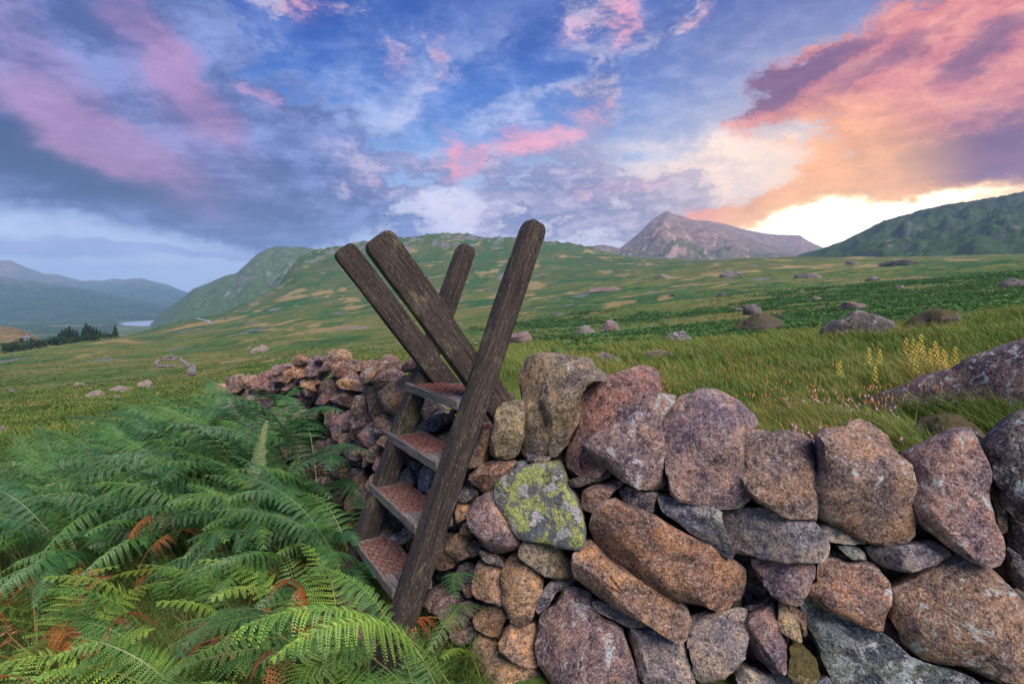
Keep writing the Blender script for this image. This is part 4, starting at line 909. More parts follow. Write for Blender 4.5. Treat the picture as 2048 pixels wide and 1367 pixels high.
def tread(center, du, dv, wid, dep, thick, seed, sub):
    """plank with a panel of rusty expanded metal let into its top"""
    ax, ay, az = du.normalized(), dv.normalized(), du.cross(dv).normalized()
    if az.z < 0: az = -az
    r_ = random.Random(seed); V = []; nx = 14; off = r_.uniform(0, 40)
    prof = [(-1, -1), (-1, .75), (-.96, 1), (-.33, 1), (.33, 1), (.96, 1), (1, .75), (1, -1), (.33, -1), (-.33, -1)]; n = len(prof)
    for i in range(nx + 1):
        x = (i / nx - .5) * wid
        for (y, z) in prof:
            d = mnoise.noise((x * 9 + off, y * 1.2, z)) * .003
            V.append((x + (0.006 * mnoise.noise((y * 3 + off, z, 0)) if i in (0, nx) else 0), y * (dep / 2 + d), z * (thick / 2 + d)))
    Fc = [tuple(range(n))[::-1], tuple(nx * n + k for k in range(n))]
    for i in range(nx):
        for k in range(n): j = (k + 1) % n; Fc.append((i * n + k, i * n + j, (i + 1) * n + j, (i + 1) * n + k))
    # the plank's grain runs along its length: turn it so that local z is the long axis
    V = [(y, z, x) for x, y, z in V]
    o = obj_from('step', V, Fc, M_TREAD, smooth=False)
    M = Matrix(((ay.x, az.x, ax.x, center.x), (ay.y, az.y, ax.y, center.y), (ay.z, az.z, ax.z, center.z), (0, 0, 0, 1)))
    o.matrix_basis = M
    bm = bmesh.new(); bm.from_mesh(o.data); bmesh.ops.recalc_face_normals(bm, faces=bm.faces); bm.to_mesh(o.data); bm.free()
    stile_child(o)
    # diamond mesh of thin bars
    gw, gd = wid * .60, dep * 0.90; p, q = 0.030, 0.019; bw, bh = 0.0036, 0.0045; V = []; Fc = []
    def bar(a, b):
        a = Vector(a); b = Vector(b); t = (b - a).normalized(); s = Vector((-t.y, t.x, 0)) * bw; b0 = len(V)
        for e in (a, b):
            for k, h in ((-1, 0), (1, 0), (1, bh), (-1, bh)): V.append(tuple(e + s * k + Vector((0, 0, h))))
        for f in ((0, 1, 5, 4), (1, 2, 6, 5), (2, 3, 7, 6), (3, 0, 4, 7), (0, 3, 2, 1), (4, 5, 6, 7)): Fc.append(tuple(b0 + i for i in f))
    nxx, nyy = int(gw / p), int(gd / q)
    for i in range(nxx + 1):
        for j in range(nyy + 1):
            x, y = -gw / 2 + i * p, -gd / 2 + j * q
            if i < nxx and j < nyy:
                if (i + j) % 2 == 0: bar((x, y, 0), (x + p, y + q, 0))
                else: bar((x + p, y, 0), (x, y + q, 0.0))
    V = [(y, z + thick / 2 + .0015, x) for x, y, z in V]
    g2 = obj_from('tread_mesh', V, Fc, M_RUST, smooth=False); g2.parent = o
for i in range(5):
    z = -0.0213 - i * 0.2516; dep = 0.175; c = (near(-1, z) + near(1, z)) / 2 - SV * (0.0625 - dep / 2 + 0.002) - SU * 0.046 - SZ * 0.022
    tread(c, SU, SV, SW - .004, dep, 0.042, i + 1, i)
for i, z in enumerate((-0.025, -0.25, -0.5)):
    c = (farp(-1, z) + farp(1, z)) / 2 + VF * (0.02) - SZ * 0.022
    tread(c, SU, VF, 0.52, 0.19, 0.042, i + 20, i)

# ------------------------------------------------------------------ boulders lying about the moor
def boulder(name, outline, label, D=None, base=None, tint='purple', lich=.4, mat=None, deep=0.8, group=None, cat='boulder', seg=30, facets=6, block=.5, sink=0.12, front=None, rough=1.7, lift=1.0):
    """outline in pixels; it stands where its lowest row meets the ground"""
    xs = [p[0] for p in outline]; ys = [p[1] for p in outline]; bx = sum(xs) / len(xs); by = max(ys) if base is None else base
    g0 = on_ground(bx, by) if D is None else Vector((ray(bx, by).x * D, D, gz(ray(bx, by).x * D, D)))
    D = g0.y; poly = []
    for px, py in outline:
        d = ray(px, py); poly.append((d.x * D - g0.x, d.z * D - g0.z - (sink * 0 if py < by - 2 else 0)))
    w = max(p[0] for p in poly) - min(p[0] for p in poly); h = max(p[1] for p in poly) - min(p[1] for p in poly)
    low = min(p[1] for p in poly)
    if lift != 1: poly = [(a, low + (b - low) * lift) for a, b in poly]; h *= lift
    poly = [(a, b - (sink * h if b < low + 0.12 * h else 0)) for a, b in poly]
    view = Vector((g0.x, g0.y, 0)).normalized(); u = Vector((view.y, -view.x, 0))
    me = rock_mesh(name, poly, min(w, h * 1.4) * .35 if front is None else front, w * deep * .6, view, u, Vector((0, 0, 1)), rs, tilt=.3, facets=facets, seg=seg, block=block, back_scale=.5, rough=rough)
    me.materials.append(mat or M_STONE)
    o = bpy.data.objects.new(name, me); col.objects.link(o); o.location = g0
    b = TINT[tint]; k = .62 if tint != 'pale' else .55; o.color = (b[0] * k, b[1] * k, b[2] * k, lich)
    return tag(o, label, cat, group)
def lump(x0, x1, y0, y1, seed, n=9):
    r_ = random.Random(seed); cx = (x0 + x1) / 2; pts = [(x0, y1), (x0 + (x1 - x0) * .03, y1 - (y1 - y0) * r_.uniform(.2, .5))]
    for k in range(1, n - 1):
        t = k / (n - 1); e = math.sin(t * math.pi) ** .55
        pts.append((x0 + (x1 - x0) * t, y1 - (y1 - y0) * min(1.0, e * r_.uniform(.72, 1.08))))
    return pts + [(x1 - (x1 - x0) * .02, y1 - (y1 - y0) * r_.uniform(.15, .4)), (x1, y1)]
boulder('boulder', [(1700, 915), (1745, 868), (1800, 826), (1890, 772), (1975, 722), (2048, 680), (2160, 630), (2320, 690), (2360, 830), (2330, 930), (2040, 940), (1880, 935)], 'huge sloping purple grey boulder behind the wall at the right edge', D=3.7, tint='purple', lich=.75, deep=.55, seg=72, facets=4, block=.85, sink=0.0, front=.28, rough=1.0)
boulder('boulder', [(1838, 880), (1850, 850), (1875, 833), (1910, 834), (1945, 852), (1960, 880)], 'small mossy topped stone in front of the huge sloping boulder', D=2.95, tint='grey', mat=M_MOSS, facets=3)
for k, (ol, lab, tn, lc, mt) in enumerate([
    ([(1645, 672), (1655, 660), (1672, 648), (1695, 643), (1712, 635), (1728, 638), (1742, 644), (1768, 652), (1776, 668), (1774, 673)], 'long dark boulder with pale patches, larger of the pair in the grass', 'dark', .6, None),
    ([(1816, 660), (1822, 648), (1842, 636), (1858, 630), (1885, 628), (1910, 631), (1913, 642), (1900, 652), (1888, 658)], 'mossy flat topped boulder in the grass, right of the long dark boulder', 'dark', .4, M_MOSS),
    ([(1464, 662), (1472, 650), (1490, 643), (1515, 638), (1540, 637), (1555, 645), (1558, 656), (1540, 664)], 'low brown mossy boulder among bracken, left of the long dark boulder', 'dark', .2, M_MOSS),
    ([(1683, 620), (1686, 609), (1696, 607), (1712, 609), (1728, 612), (1736, 617), (1720, 621)], 'flat mauve slab on the slope above the long dark boulder', 'purple', .4, None),
    ([(1484, 628), (1488, 619), (1496, 613), (1508, 612), (1518, 618), (1523, 626), (1505, 629)], 'dark pointed boulder on the slope above the low mossy one', 'dark', .2, None),
    ([(1157, 671), (1158, 658), (1168, 656), (1176, 656), (1188, 664), (1190, 670)], 'grey jagged boulder, left one of two together on the slope', 'grey', .3, None),
    ([(1199, 664), (1206, 656), (1215, 647), (1224, 646), (1234, 652), (1238, 662)], 'mauve sloping boulder, right one of two together on the slope', 'purple', .5, None),
    ([(1020, 684), (1022, 673), (1035, 671), (1057, 668), (1066, 680), (1050, 684)], 'flat mauve boulder just right of the tallest stile post', 'purple', .4, None),
    ([(1333, 685), (1338, 674), (1348, 670), (1366, 668), (1380, 676), (1383, 683)], 'dark boulder with white lichen spots above the upright wall stones', 'dark', .8, None),
    ([(1280, 724), (1285, 715), (1300, 708), (1325, 706), (1343, 710), (1338, 720)], 'low rounded stone in grass right behind the reddish wall stone', 'purple', .4, None),
    ([(1184, 730), (1190, 716), (1203, 708), (1220, 712), (1238, 722), (1232, 732)], 'pale pointed stone in grass just behind the upright wall stones', 'pale', .4, None),
    ([(1400, 699), (1406, 693), (1418, 690), (1428, 693), (1430, 698)], 'small pale stone poking out of the grass in mid meadow', 'pale', .4, None)]):
    boulder('boulder', ol, lab, tint=tn, lich=lc, mat=mt, lift=1.28, facets=8, block=.75, group='boulders lying in the moor behind the wall')
for x0, x1, y0, y1, tn, lab in [
    (1541, 1573, 628, 637, 'dark', 'low dark boulder in bracken right of the pointed boulder'), (1463, 1485, 614, 622, 'dark', 'small dark stone left of the pointed boulder'),
    (2000, 2056, 555, 573, 'dark', 'brown boulder in bracken at the right edge high on the slope'), (1619, 1646, 593, 602, 'pale', 'pale boulder amid dark bracken above the mauve slab'),
    (1436, 1456, 585, 593, 'dark', 'dark stone on the ochre rise left of the bracken slope'), (1338, 1354, 586, 593, 'dark', 'lone dark stone at the top of the pale track'),
    (1790, 1812, 570, 578, 'grey', 'grey stone high in the bracken, above the mossy flat boulder'), (1438, 1486, 540, 553, 'grey', 'grey rock outcrop near the skyline below the distant peak'),
    (1590, 1640, 545, 556, 'grey', 'long grey outcrop near the skyline right of the peak'), (1732, 1762, 552, 561, 'grey', 'pale low outcrop on the upper right slope'),
    (1690, 1712, 521, 528, 'dark', 'dark rock on the skyline in front of the right hill'), (1760, 1830, 517, 531, 'dark', 'long dark crag on the skyline below the right hill'),
    (1935, 1962, 502, 509, 'dark', 'small dark rock on the skyline near the right edge'), (1178, 1240, 571, 583, 'purple', 'mauve scree patch across the middle slope'),
    (1310, 1345, 548, 556, 'grey', 'grey outcrop left of the skyline knoll'), (1632, 1652, 610, 618, 'purple', 'small mauve stone left of the mauve slab'),
    (1917, 1942, 604, 611, 'purple', 'half buried mauve stone in bright bracken at right'),
    (222, 258, 772, 781, 'pale', 'pale flat stone in the left meadow, right one of two slabs'), (175, 207, 781, 791, 'pale', 'pale flat stone in the left meadow, left one of two slabs'),
    (276, 304, 759, 772, 'pale', 'grey stone heap in the left meadow below the sheepfold'), (330, 352, 709, 718, 'grey', 'upright grey rock behind the ruined sheepfold'),
    (-2, 13, 851, 864, 'pale', 'small round grey stone at the left edge of the meadow'), (500, 514, 695, 708, 'pale', 'lower left rock of the stone heap above the wall end'),
    (512, 537, 688, 703, 'pale', 'upper right rock of the stone heap above the wall end'), (150, 168, 764, 770, 'pale', 'tiny flat stone in the left meadow below the track')]:
    boulder('boulder', lump(x0, x1, y0, y1, int(x0 + y0)), lab, tint=tn, lich=.4, seg=20, group='rocks scattered over the far moor')

# ruined sheepfold: low walls round a rectangle
fold = empty('sheepfold_ruin', on_ground(348, 745), 'ruined rectangular stone sheepfold low in the left meadow', 'ruin')
base_rock = []
for k in range(5):
    r_ = [(0.5 * rs.uniform(.8, 1.25) * math.cos(a), 0.38 * rs.uniform(.8, 1.2) * math.sin(a)) for a in np.linspace(0, 6.283, 8)[:-1]]
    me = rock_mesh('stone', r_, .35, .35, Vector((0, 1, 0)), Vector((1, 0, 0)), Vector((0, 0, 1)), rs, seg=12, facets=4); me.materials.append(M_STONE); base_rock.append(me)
cor = [on_ground(*p) for p in ((312, 732), (316, 722), (362, 719), (385, 733), (384, 752))]
for a, b in list(zip(cor[:-1], cor[1:])) + [(cor[0], on_ground(352, 735))]:
    L = (b - a).length; n = max(3, int(L / 0.7))
    for i in range(n):
        p = a.lerp(b, (i + .5) / n) + Vector((rs.uniform(-.15, .15), rs.uniform(-.15, .15), 0))
        o = bpy.data.objects.new('stone', rs.choice(base_rock)); col.objects.link(o); o.location = (p.x, p.y, gz(p.x, p.y) + rs.uniform(.1, .35)); o.rotation_euler = (0, 0, rs.uniform(0, 6.28)); s = rs.uniform(.55, 1.0); o.scale = (s, s, s * .8)
        o.color = (*[v * .6 for v in TINT[rs.choice(['grey', 'purple', 'dark'])]], .3); add_child(o, fold)

def mesh_np(name, V, quads, tris, mat, attrs=None, smooth=False):
    V = np.asarray(V, np.float32); nq, nt = len(quads), len(tris)
    me = bpy.data.meshes.new(name); me.vertices.add(len(V)); me.vertices.foreach_set('co', V.reshape(-1))
    li = np.concatenate([np.asarray(quads, np.int32).reshape(-1), np.asarray(tris, np.int32).reshape(-1)])
    me.loops.add(len(li)); me.loops.foreach_set('vertex_index', li)
    me.polygons.add(nq + nt); me.polygons.foreach_set('loop_start', np.concatenate([np.arange(nq) * 4, nq * 4 + np.arange(nt) * 3]).astype(np.int32))
    if smooth: me.polygons.foreach_set('use_smooth', np.ones(nq + nt, bool))
    me.update(calc_edges=True); me.materials.append(mat)
    o = bpy.data.objects.new(name, me); col.objects.link(o)
    for k, a in (attrs or {}).items(): attr(o, k, a)
    return o

# scattered small stones over the moor (too many and too small to pick out)
def loose_stones():
    N = 190; px = rng.uniform(-60, 2100, N); D = np.exp(rng.uniform(math.log(30), math.log(600), N))
    X = (px - CX) / F * D; Z = ground(X, D)
    R = rng.uniform(.10, .45, N) * (D / 90) ** .5
    V = []; T = []
    for x, y, z, r in zip(X, D, Z, R):
        b = len(V); n = 6; a0 = rs.uniform(0, 6.28)
        for k in range(n): V.append((x + r * rs.uniform(.7, 1.3) * math.cos(a0 + k * 6.283 / n), y + r * rs.uniform(.7, 1.3) * math.sin(a0 + k * 6.283 / n), z - .1 * r))
        for k in range(n): V.append((x + .65 * r * rs.uniform(.7, 1.2) * math.cos(a0 + .4 + k * 6.283 / n), y + .65 * r * rs.uniform(.7, 1.2) * math.sin(a0 + .4 + k * 6.283 / n), z + r * rs.uniform(.15, .40)))
        V.append((x, y, z + r * .55))
        for k in range(n):
            j = (k + 1) % n; T += [(b + k, b + j, b + n + k), (b + j, b + n + j, b + n + k), (b + n + k, b + n + j, b + 2 * n)]
    m, g, bs, out = new_mat('loose_stone'); geo = g.n.new('ShaderNodeNewGeometry')
    nn = g.noise(geo.outputs['Position'], 2.5, 5, .7); g.l.new(g.mix(g.ss(nn, .35, .65), (.09, .08, .09), (.26, .235, .24)), bs.inputs['Base Color'])
    o = mesh_np('loose_stones', V, np.zeros((0, 4), int), T, m); tag(o, 'small grey stones strewn over the open moor', 'stones', kind='stuff')
loose_stones()

# ------------------------------------------------------------------ leaves and grass
def leaf_material(name, stem=False):
    m, g, bs, out = new_mat(name)
    oi = g.n.new('ShaderNodeObjectInfo'); tc = g.n.new('ShaderNodeTexCoord')
    n = g.noise(tc.outputs['Object'], 9, 3, .6)
    c = g.mix(g.ss(n, .35, .65), g.mix(1.0, oi.outputs['Color'], (.62, .70, .80), 'MULTIPLY'), g.mix(1.0, oi.outputs['Color'], (1.3, 1.22, 1.0), 'MULTIPLY'))
    if stem: c = g.mix(.55, c, (.26, .22, .05))
    g.l.new(c, bs.inputs['Base Color']); bs.inputs['Roughness'].default_value = .42; bs.inputs['Specular IOR Level'].default_value = .45
    tr = g.n.new('ShaderNodeBsdfTranslucent'); g.l.new(g.mix(1.0, c, (1.2, 1.3, .6), 'MULTIPLY'), tr.inputs[0])
    mx = g.n.new('ShaderNodeMixShader'); mx.inputs[0].default_value = .28
    g.l.new(bs.outputs[0], mx.inputs[1]); g.l.new(tr.outputs[0], mx.inputs[2]); g.l.new(mx.outputs[0], out.inputs[0])
    return m
M_FROND, M_STEM = leaf_material('bracken_leaf'), leaf_material('bracken_stem', True)

def frond_mesh(name, lam=.72, stipe=.42, th0=.12, th1=1.9, lmax=.20, pairs=20, seed=0, droop=.35, side=0.0, curl=0.0, ragged=0.0, pl=.036):
    r_ = random.Random(seed); V = []; Fq = []; Ft = []; mats = []
    T = stipe + lam; N = 46; P = Vector((0, 0, 0)); pts = []; yaw = 0
    for i in range(N + 1):
        s = i / N; a = stipe / T
        th = th0 + (th1 - th0) * (0.25 * min(1, s / a) + .75 * max(0, (s - a) / (1 - a)) ** 1.1)
        yaw = side * max(0, s - a * .5) ** 1.5
        t = Vector((math.sin(th) * math.cos(yaw), math.sin(th) * math.sin(yaw), math.cos(th)))
        pts.append((P.copy(), t)); P = P + t * (T / N)
    def at(s):
        f = s * N; i = min(int(f), N - 1); a = f - i; return pts[i][0].lerp(pts[i + 1][0], a), pts[i][1].lerp(pts[i + 1][1], a).normalized()
    # rachis
    n = 16
    for i in range(n + 1):
        p, t = at(i / n); b = Vector((0, 0, 1)).cross(t); b = b.normalized() if b.length > 1e-3 else Vector((0, 1, 0)); nn = t.cross(b); r = .0042 * (1 - .8 * i / n) + .0006
        V += [tuple(p + b * r), tuple(p - b * r * .5 + nn * r * .86), tuple(p - b * r * .5 - nn * r * .86)]
    for i in range(n):
        for k in range(3): j = (k + 1) % 3; Fq.append((i * 3 + k, i * 3 + j, i * 3 + 3 + j, i * 3 + 3 + k))
    nstem = len(Fq)
    a0 = stipe / T
    for i in range(pairs):
        u = (i + .3) / pairs; s = a0 + (1 - a0) * (u ** .92); p, t = at(s)
        b = Vector((0, 0, 1)).cross(t); b = b.normalized() if b.length > 1e-3 else Vector((0, 1, 0)); nrm = t.cross(b)
        if nrm.z < 0: nrm = -nrm
        L0 = lmax * min(1, .72 + u * 4) * (1 - u) ** .82 + .012
        for sg in (-1, 1):
            if r_.random() < ragged: continue
            L = L0 * r_.uniform(.88, 1.1); phi = math.radians(78 - 26 * u + r_.uniform(-6, 6)); d = (b * sg * math.sin(phi) + t * math.cos(phi)).normalized()
            dr = droop * r_.uniform(.6, 1.4); lift = r_.uniform(-.05, .14)
            f = lambda v: p + d * (L * v) + nrm * (L * lift * v) - Vector((0, 0, 1)) * (dr * L * v * v) + t * (curl * L * v * v)
            m = max(5, int(L / .0088))
            for j in range(m):
                v = (j + .4) / m; q = f(v); tv = (f(min(1, v + .05)) - f(v - .05)).normalized(); pn_ = tv.cross(nrm).normalized()
                l = min(pl, .30 * L) * (1 - v) ** .55 + .003; w = max(.0034, .30 * l)
                for s2 in (-1, 1):
                    dd = (pn_ * s2 * .86 + tv * .5).normalized(); tip = q + dd * l - Vector((0, 0, 1)) * (.28 * l) + nrm * 0
                    mid = q + dd * (l * .45) + nrm * (l * .06); c = len(V)
                    V += [tuple(q), tuple(mid + tv * w), tuple(tip), tuple(mid - tv * w)]; Fq.append((c, c + 1, c + 2, c + 3))
            # thin midrib
            c = len(V); e = f(.97); w = nrm.cross(d) * .0012; V += [tuple(p - w), tuple(p + w), tuple(e)]; Ft.append((c, c + 1, c + 2))
    me = bpy.data.meshes.new(name); me.from_pydata(V, [], Fq + Ft)
    me.materials.append(M_FROND); me.materials.append(M_STEM)
    mi = [1] * nstem + [0] * (len(Fq) - nstem) + [1] * len(Ft); me.polygons.foreach_set('material_index', mi)
    return me
TALL = [frond_mesh('frond', .58, .58, .08, 1.85, .155, 17, 1, .50, .5, pl=.0150), frond_mesh('frond', .62, .54, .15, 2.05, .165, 18, 2, .60, -.5, pl=.0155), frond_mesh('frond', .52, .62, .10, 1.65, .15, 16, 3, .45, .2, pl=.0150),
        frond_mesh('frond', .66, .50, .20, 2.20, .155, 19, 4, .65, -.2, pl=.0150), frond_mesh('frond', .48, .52, .25, 1.80, .17, 14, 5, .55, .8, pl=.0155), frond_mesh('frond', .56, .60, .05, 1.45, .14, 17, 6, .40, -.8, pl=.0145)]
SHORT = [frond_mesh('frond', .46, .14, .35, 1.75, .125, 15, 11, .30, .4, pl=.0128), frond_mesh('frond', .50, .10, .55, 2.0, .135, 16, 12, .40, -.5, pl=.013), frond_mesh('frond', .40, .18, .2, 1.5, .13, 13, 13, .30, .1, pl=.013), frond_mesh('frond', .52, .16, .45, 1.6, .12, 17, 14, .25, .9, pl=.0125)]
UPRIGHT = frond_mesh('frond', .50, .30, .0, .35, .10, 24, 21, .12, 0.1, pl=.02)
DEAD = [frond_mesh('frond', .40, .30, .3, 2.5, .12, 12, 31, 1.0, .8, .3, .35, pl=.02), frond_mesh('frond', .36, .2, .5, 2.7, .10, 11, 32, 1.2, -.9, .4, .4, pl=.02)]

C_DARK, C_MID, C_BRIGHT, C_PALE, C_DEAD = (.062, .175, .070), (.105, .250, .062), (.235, .400, .070), (.34, .42, .17), (.30, .10, .035)
def place_frond(me, root, heading, scale, color, parent, pitch=0.0, roll=0.0, jit=.15):
    o = bpy.data.objects.new('frond', me); col.objects.link(o); o.location = root; o.rotation_euler = (roll, pitch, heading); o.scale = (scale,) * 3
    k = rs.uniform(1 - jit, 1 + jit); o.color = (color[0] * k * rs.uniform(.85, 1.2), color[1] * k, color[2] * k * rs.uniform(.85, 1.2), 1)
    add_child(o, parent); return o
def wall_side(x, y):
    """distance in front of the wall face (towards the camera side)"""
    best = 1e9; sd = 1
    for a, b in zip(WP[:-1:2], WP[2::2]):
        e = b - a; t = max(0, min(1, np.dot((x - a[0], y - a[1]), e) / np.dot(e, e))); q = a + e * t; d = math.hypot(x - q[0], y - q[1])
        if d < best:
            n = np.array([-e[1], e[0]]); n = n if np.dot(n, -a) > 0 else -n
            best = d; sd = 1 if np.dot((x - q[0], y - q[1]), n) >= 0 else -1
    return best * sd

CL = {}
def clump(key, label, px, py_D):
    d = ray(px, 700); x = d.x * py_D
    CL[key] = empty('bracken_clump', (x, py_D, gz(x, py_D)), label, 'bracken', 'bracken growing along the wall')
    return CL[key]
grid_lab = {(0, 0): 'dark bracken clump with brown litter beneath at the left edge of the bed', (1, 0): 'dark arching bracken clump overhanging the hollow left of the lowest steps', (2, 0): 'leafy green bracken clump crowding against the left stile post',
            (0, 1): 'tall blue green bracken clump at the far left middle of the bed', (1, 1): 'tall bracken clump around the single pale upright frond', (2, 1): 'green bracken clump leaning on the jumbled wall left of the stile',
            (0, 2): 'windswept bracken at the back left of the bed beside open meadow', (1, 2): 'feathery bracken clump at the back of the bed before the meadow', (2, 2): 'bracken clump at the low far end of the stone wall'}
for (i, j), lab in grid_lab.items(): clump((i, j), lab, (60, 290, 560)[i], (3.4, 4.4, 6.0)[j])
n_tall = 0
while n_tall < 740:
    px = rs.uniform(-190, 735) if rs.random() < .72 else rs.uniform(420, 720); D = 2.5 + 5.6 * rs.random() ** 1.25
    if D < np.interp(px, [-200, 0, 300, 480, 600, 735], [3.25, 3.2, 3.15, 2.95, 2.72, 2.55]) or D > np.interp(px, [-200, 0, 250, 430, 500, 735], [5.0, 5.3, 7.6, 7.0, 6.6, 6.0]): continue
    x = (px - CX) / F * D
    if wall_side(x, D) < .14: continue
    n_tall += 1
    k = (0 if px < 170 else 1 if px < 430 else 2, 0 if D < 3.7 else 1 if D < 5 else 2)
    h = math.radians(rs.gauss(215, 60)); sc = rs.uniform(.70, 1.06) * (1.0 if px < 520 or D > 3.3 else .86) * (1.25 if px > 400 and D > 3.4 else 1)
    colr = C_DARK if rs.random() < .62 else C_MID
    if D > 5: colr = tuple(a * .4 + b * .6 for a, b in zip(C_DARK, C_MID))
    place_frond(rs.choice(TALL), (x, D, gz(x, D) - .02), h, sc, colr, CL[k], rs.uniform(-.15, .35), rs.uniform(-.25, .25))
r = on_ground(490, 1020, dmin=1.5); place_frond(UPRIGHT, Vector((-1.47, 2.95, -1.46)), 1.0, 1.0, C_PALE, CL[(1, 1)], jit=.02)
# foreground: shorter, brighter fronds
fg = [('a', 'bright yellow green bracken in the bottom left corner', 80, 2.0, 26, (-120, 210), (1.75, 3.0)), ('b', 'bright low bracken in dry grass at bottom left of centre', 320, 2.1, 30, (200, 470), (1.7, 3.0)),
      ('c', 'fresh green bracken clump left of the lowest step', 560, 2.2, 26, (450, 665), (1.65, 2.6)), ('d', 'bright fern spray in front of the lowest stile step', 780, 1.8, 24, (665, 850), (1.5, 1.95)),
      ('e', 'ferns growing at the wall foot under the nearest stile post', 900, 1.9, 20, (840, 955), (1.55, 2.02))]
for key, lab, px, D, n, pr, dr in fg:
    clump(key, lab, px, D); k = 0
    while k < n:
        px = rs.uniform(*pr); D = rs.uniform(*dr); x = (px - CX) / F * D
        if wall_side(x, D) < .10: continue
        k += 1
        h = math.radians(rs.gauss(225, 75) if key != 'e' else rs.gauss(200, 60)); cc = C_BRIGHT if rs.random() < .55 else C_MID
        place_frond(rs.choice(SHORT), (x, D, gz(x, D) - .02), h, rs.uniform(.75, 1.2) * (.8 if key in 'de' else 1), cc, CL[key], rs.uniform(-.1, .3), rs.uniform(-.3, .3))
# the fronds that stand out
for px, py, D, zup, hd, sc, me, cc, key in [
    (915, 1150, 1.90, .62, 215, .95, TALL[1], C_BRIGHT, 'd'), (935, 1200, 1.86, .5, 205, .85, TALL[0], C_BRIGHT, 'd'), (880, 1170, 1.84, .52, 190, .8, TALL[4], C_MID, 'd'), (900, 1190, 1.80, .52, 235, .8, TALL[3], C_BRIGHT, 'd'), (850, 1200, 1.78, .5, 170, .75, TALL[2], C_MID, 'd'), (960, 1260, 1.96, .22, 245, .62, SHORT[2], C_BRIGHT, 'e'), (940, 1110, 2.03, .40, 265, .75, SHORT[1], C_MID, 'e'),
    (960, 1070, 2.08, .42, 250, .7, SHORT[3], C_DARK, 'e'), (640, 1120, 2.35, .35, 225, 1.1, SHORT[1], C_MID, 'c'), (600, 1110, 2.45, .45, 240, 1.2, SHORT[3], C_DARK, 'c'), (560, 1230, 1.95, .1, 60, .9, SHORT[2], C_BRIGHT, 'c'),
    (245, 1215, 2.4, .35, 215, 1.15, SHORT[0], C_BRIGHT, 'b'), (300, 1240, 2.2, .30, 222, 1.2, SHORT[1], C_BRIGHT, 'b'), (420, 1230, 2.15, .2, 222, 1.25, SHORT[1], C_MID, 'b'), (480, 1250, 2.1, .2, 232, 1.1, SHORT[0], C_MID, 'b'), (90, 1240, 2.3, .1, 70, 1.0, SHORT[2], C_BRIGHT, 'a')]:
    d = ray(px, py); x = d.x * D; z0 = max(gz(x, D), d.z * D - zup * 1.0)
    place_frond(me, (x, D, gz(x, D) if (zup < .15 or me in TALL) else d.z * D - .30 * sc), math.radians(hd), sc, cc, CL[key], rs.uniform(0, .25), rs.uniform(-.15, .15))
dead = empty('dead_bracken', (-1.6, 3.3, gz(-1.6, 3.3)), 'rust brown dead bracken stems under the green bed', 'dead bracken')
for i in range(46):
    px = rs.choice([rs.uniform(-60, 700), rs.uniform(380, 680), rs.uniform(0, 120)]); D = rs.uniform(1.9, 3.6); x = (px - CX) / F * D
    if wall_side(x, D) < .1: continue
    place_frond(rs.choice(DEAD), (x, D, gz(x, D) + rs.uniform(0, .18)), rs.uniform(0, 6.28), rs.uniform(.6, 1.1), C_DEAD, dead, rs.uniform(-.3, .6), rs.uniform(-.5, .5), .3)

def grass_material(name, stops, rough=.6):
    m, g, bs, out = new_mat(name)
    hue = attrib(g, 'hue'); v = attrib(g, 'along'); geo = g.n.new('ShaderNodeNewGeometry')
    n = g.noise(geo.outputs['Position'], .8, 3, .6)
    c = g.ramp(g.m('ADD', hue, g.m('MULTIPLY', g.m('SUBTRACT', n, .5), .7)), stops)
    c = g.mix(g.ss(v, .55, 1.0, 0, .45), c, (.30, .27, .08))
    g.l.new(c, bs.inputs['Base Color']); bs.inputs['Roughness'].default_value = rough; bs.inputs['Specular IOR Level'].default_value = .25
    tr = g.n.new('ShaderNodeBsdfTranslucent'); g.l.new(c, tr.inputs[0]); mx = g.n.new('ShaderNodeMixShader'); mx.inputs[0].default_value = .3
    g.l.new(bs.outputs[0], mx.inputs[1]); g.l.new(tr.outputs[0], mx.inputs[2]); g.l.new(mx.outputs[0], out.inputs[0])
    return m
def blades(name, R, H, Wd, lean, bend, mat, label, hue):
    """R roots (N,3); H height, Wd width, lean (N,2) horizontal tip offset / height"""
    N = len(R); a = rng.uniform(0, 2 * math.pi, N); s = np.stack([np.cos(a), np.sin(a), np.zeros(N)], 1) * Wd[:, None] * .5
    ln = np.concatenate([lean * H[:, None], np.zeros((N, 1))], 1); up = np.zeros((N, 3)); up[:, 2] = H
    m = R + up * .55 + ln * .30; t = R + up * (1 - .35 * bend[:, None] * 1.0) + ln
    V = np.stack([R - s, R + s, m - s * .75, m + s * .75, t], 1).reshape(-1, 3); b = np.arange(N) * 5
    q = np.stack([b, b + 1, b + 3, b + 2], 1); tr = np.stack([b + 2, b + 3, b + 4], 1)
    o = mesh_np(name, V, q, tr, mat, dict(hue=np.repeat(hue, 5), along=np.tile([0, 0, .55, .55, 1.0], N)))
    return tag(o, label, 'grass', kind='stuff')
def behind_wall_ok(X, Y, lo=.62):
    # vectorised distance behind the wall face
    best = np.full(len(X), 1e9); sd = np.ones(len(X))
    for a, b in zip(WP[:-1:3], WP[3::3]):
        e = b - a; t = np.clip(((X - a[0]) * e[0] + (Y - a[1]) * e[1]) / np.dot(e, e), 0, 1); qx, qy = a[0] + e[0] * t, a[1] + e[1] * t
        d = np.hypot(X - qx, Y - qy); n = np.array([-e[1], e[0]]); n = n if np.dot(n, -a) > 0 else -n
        k = d < best; best = np.where(k, d, best); sd = np.where(k, np.where((X - qx) * n[0] + (Y - qy) * n[1] >= 0, 1, -1), sd)
    return best * sd
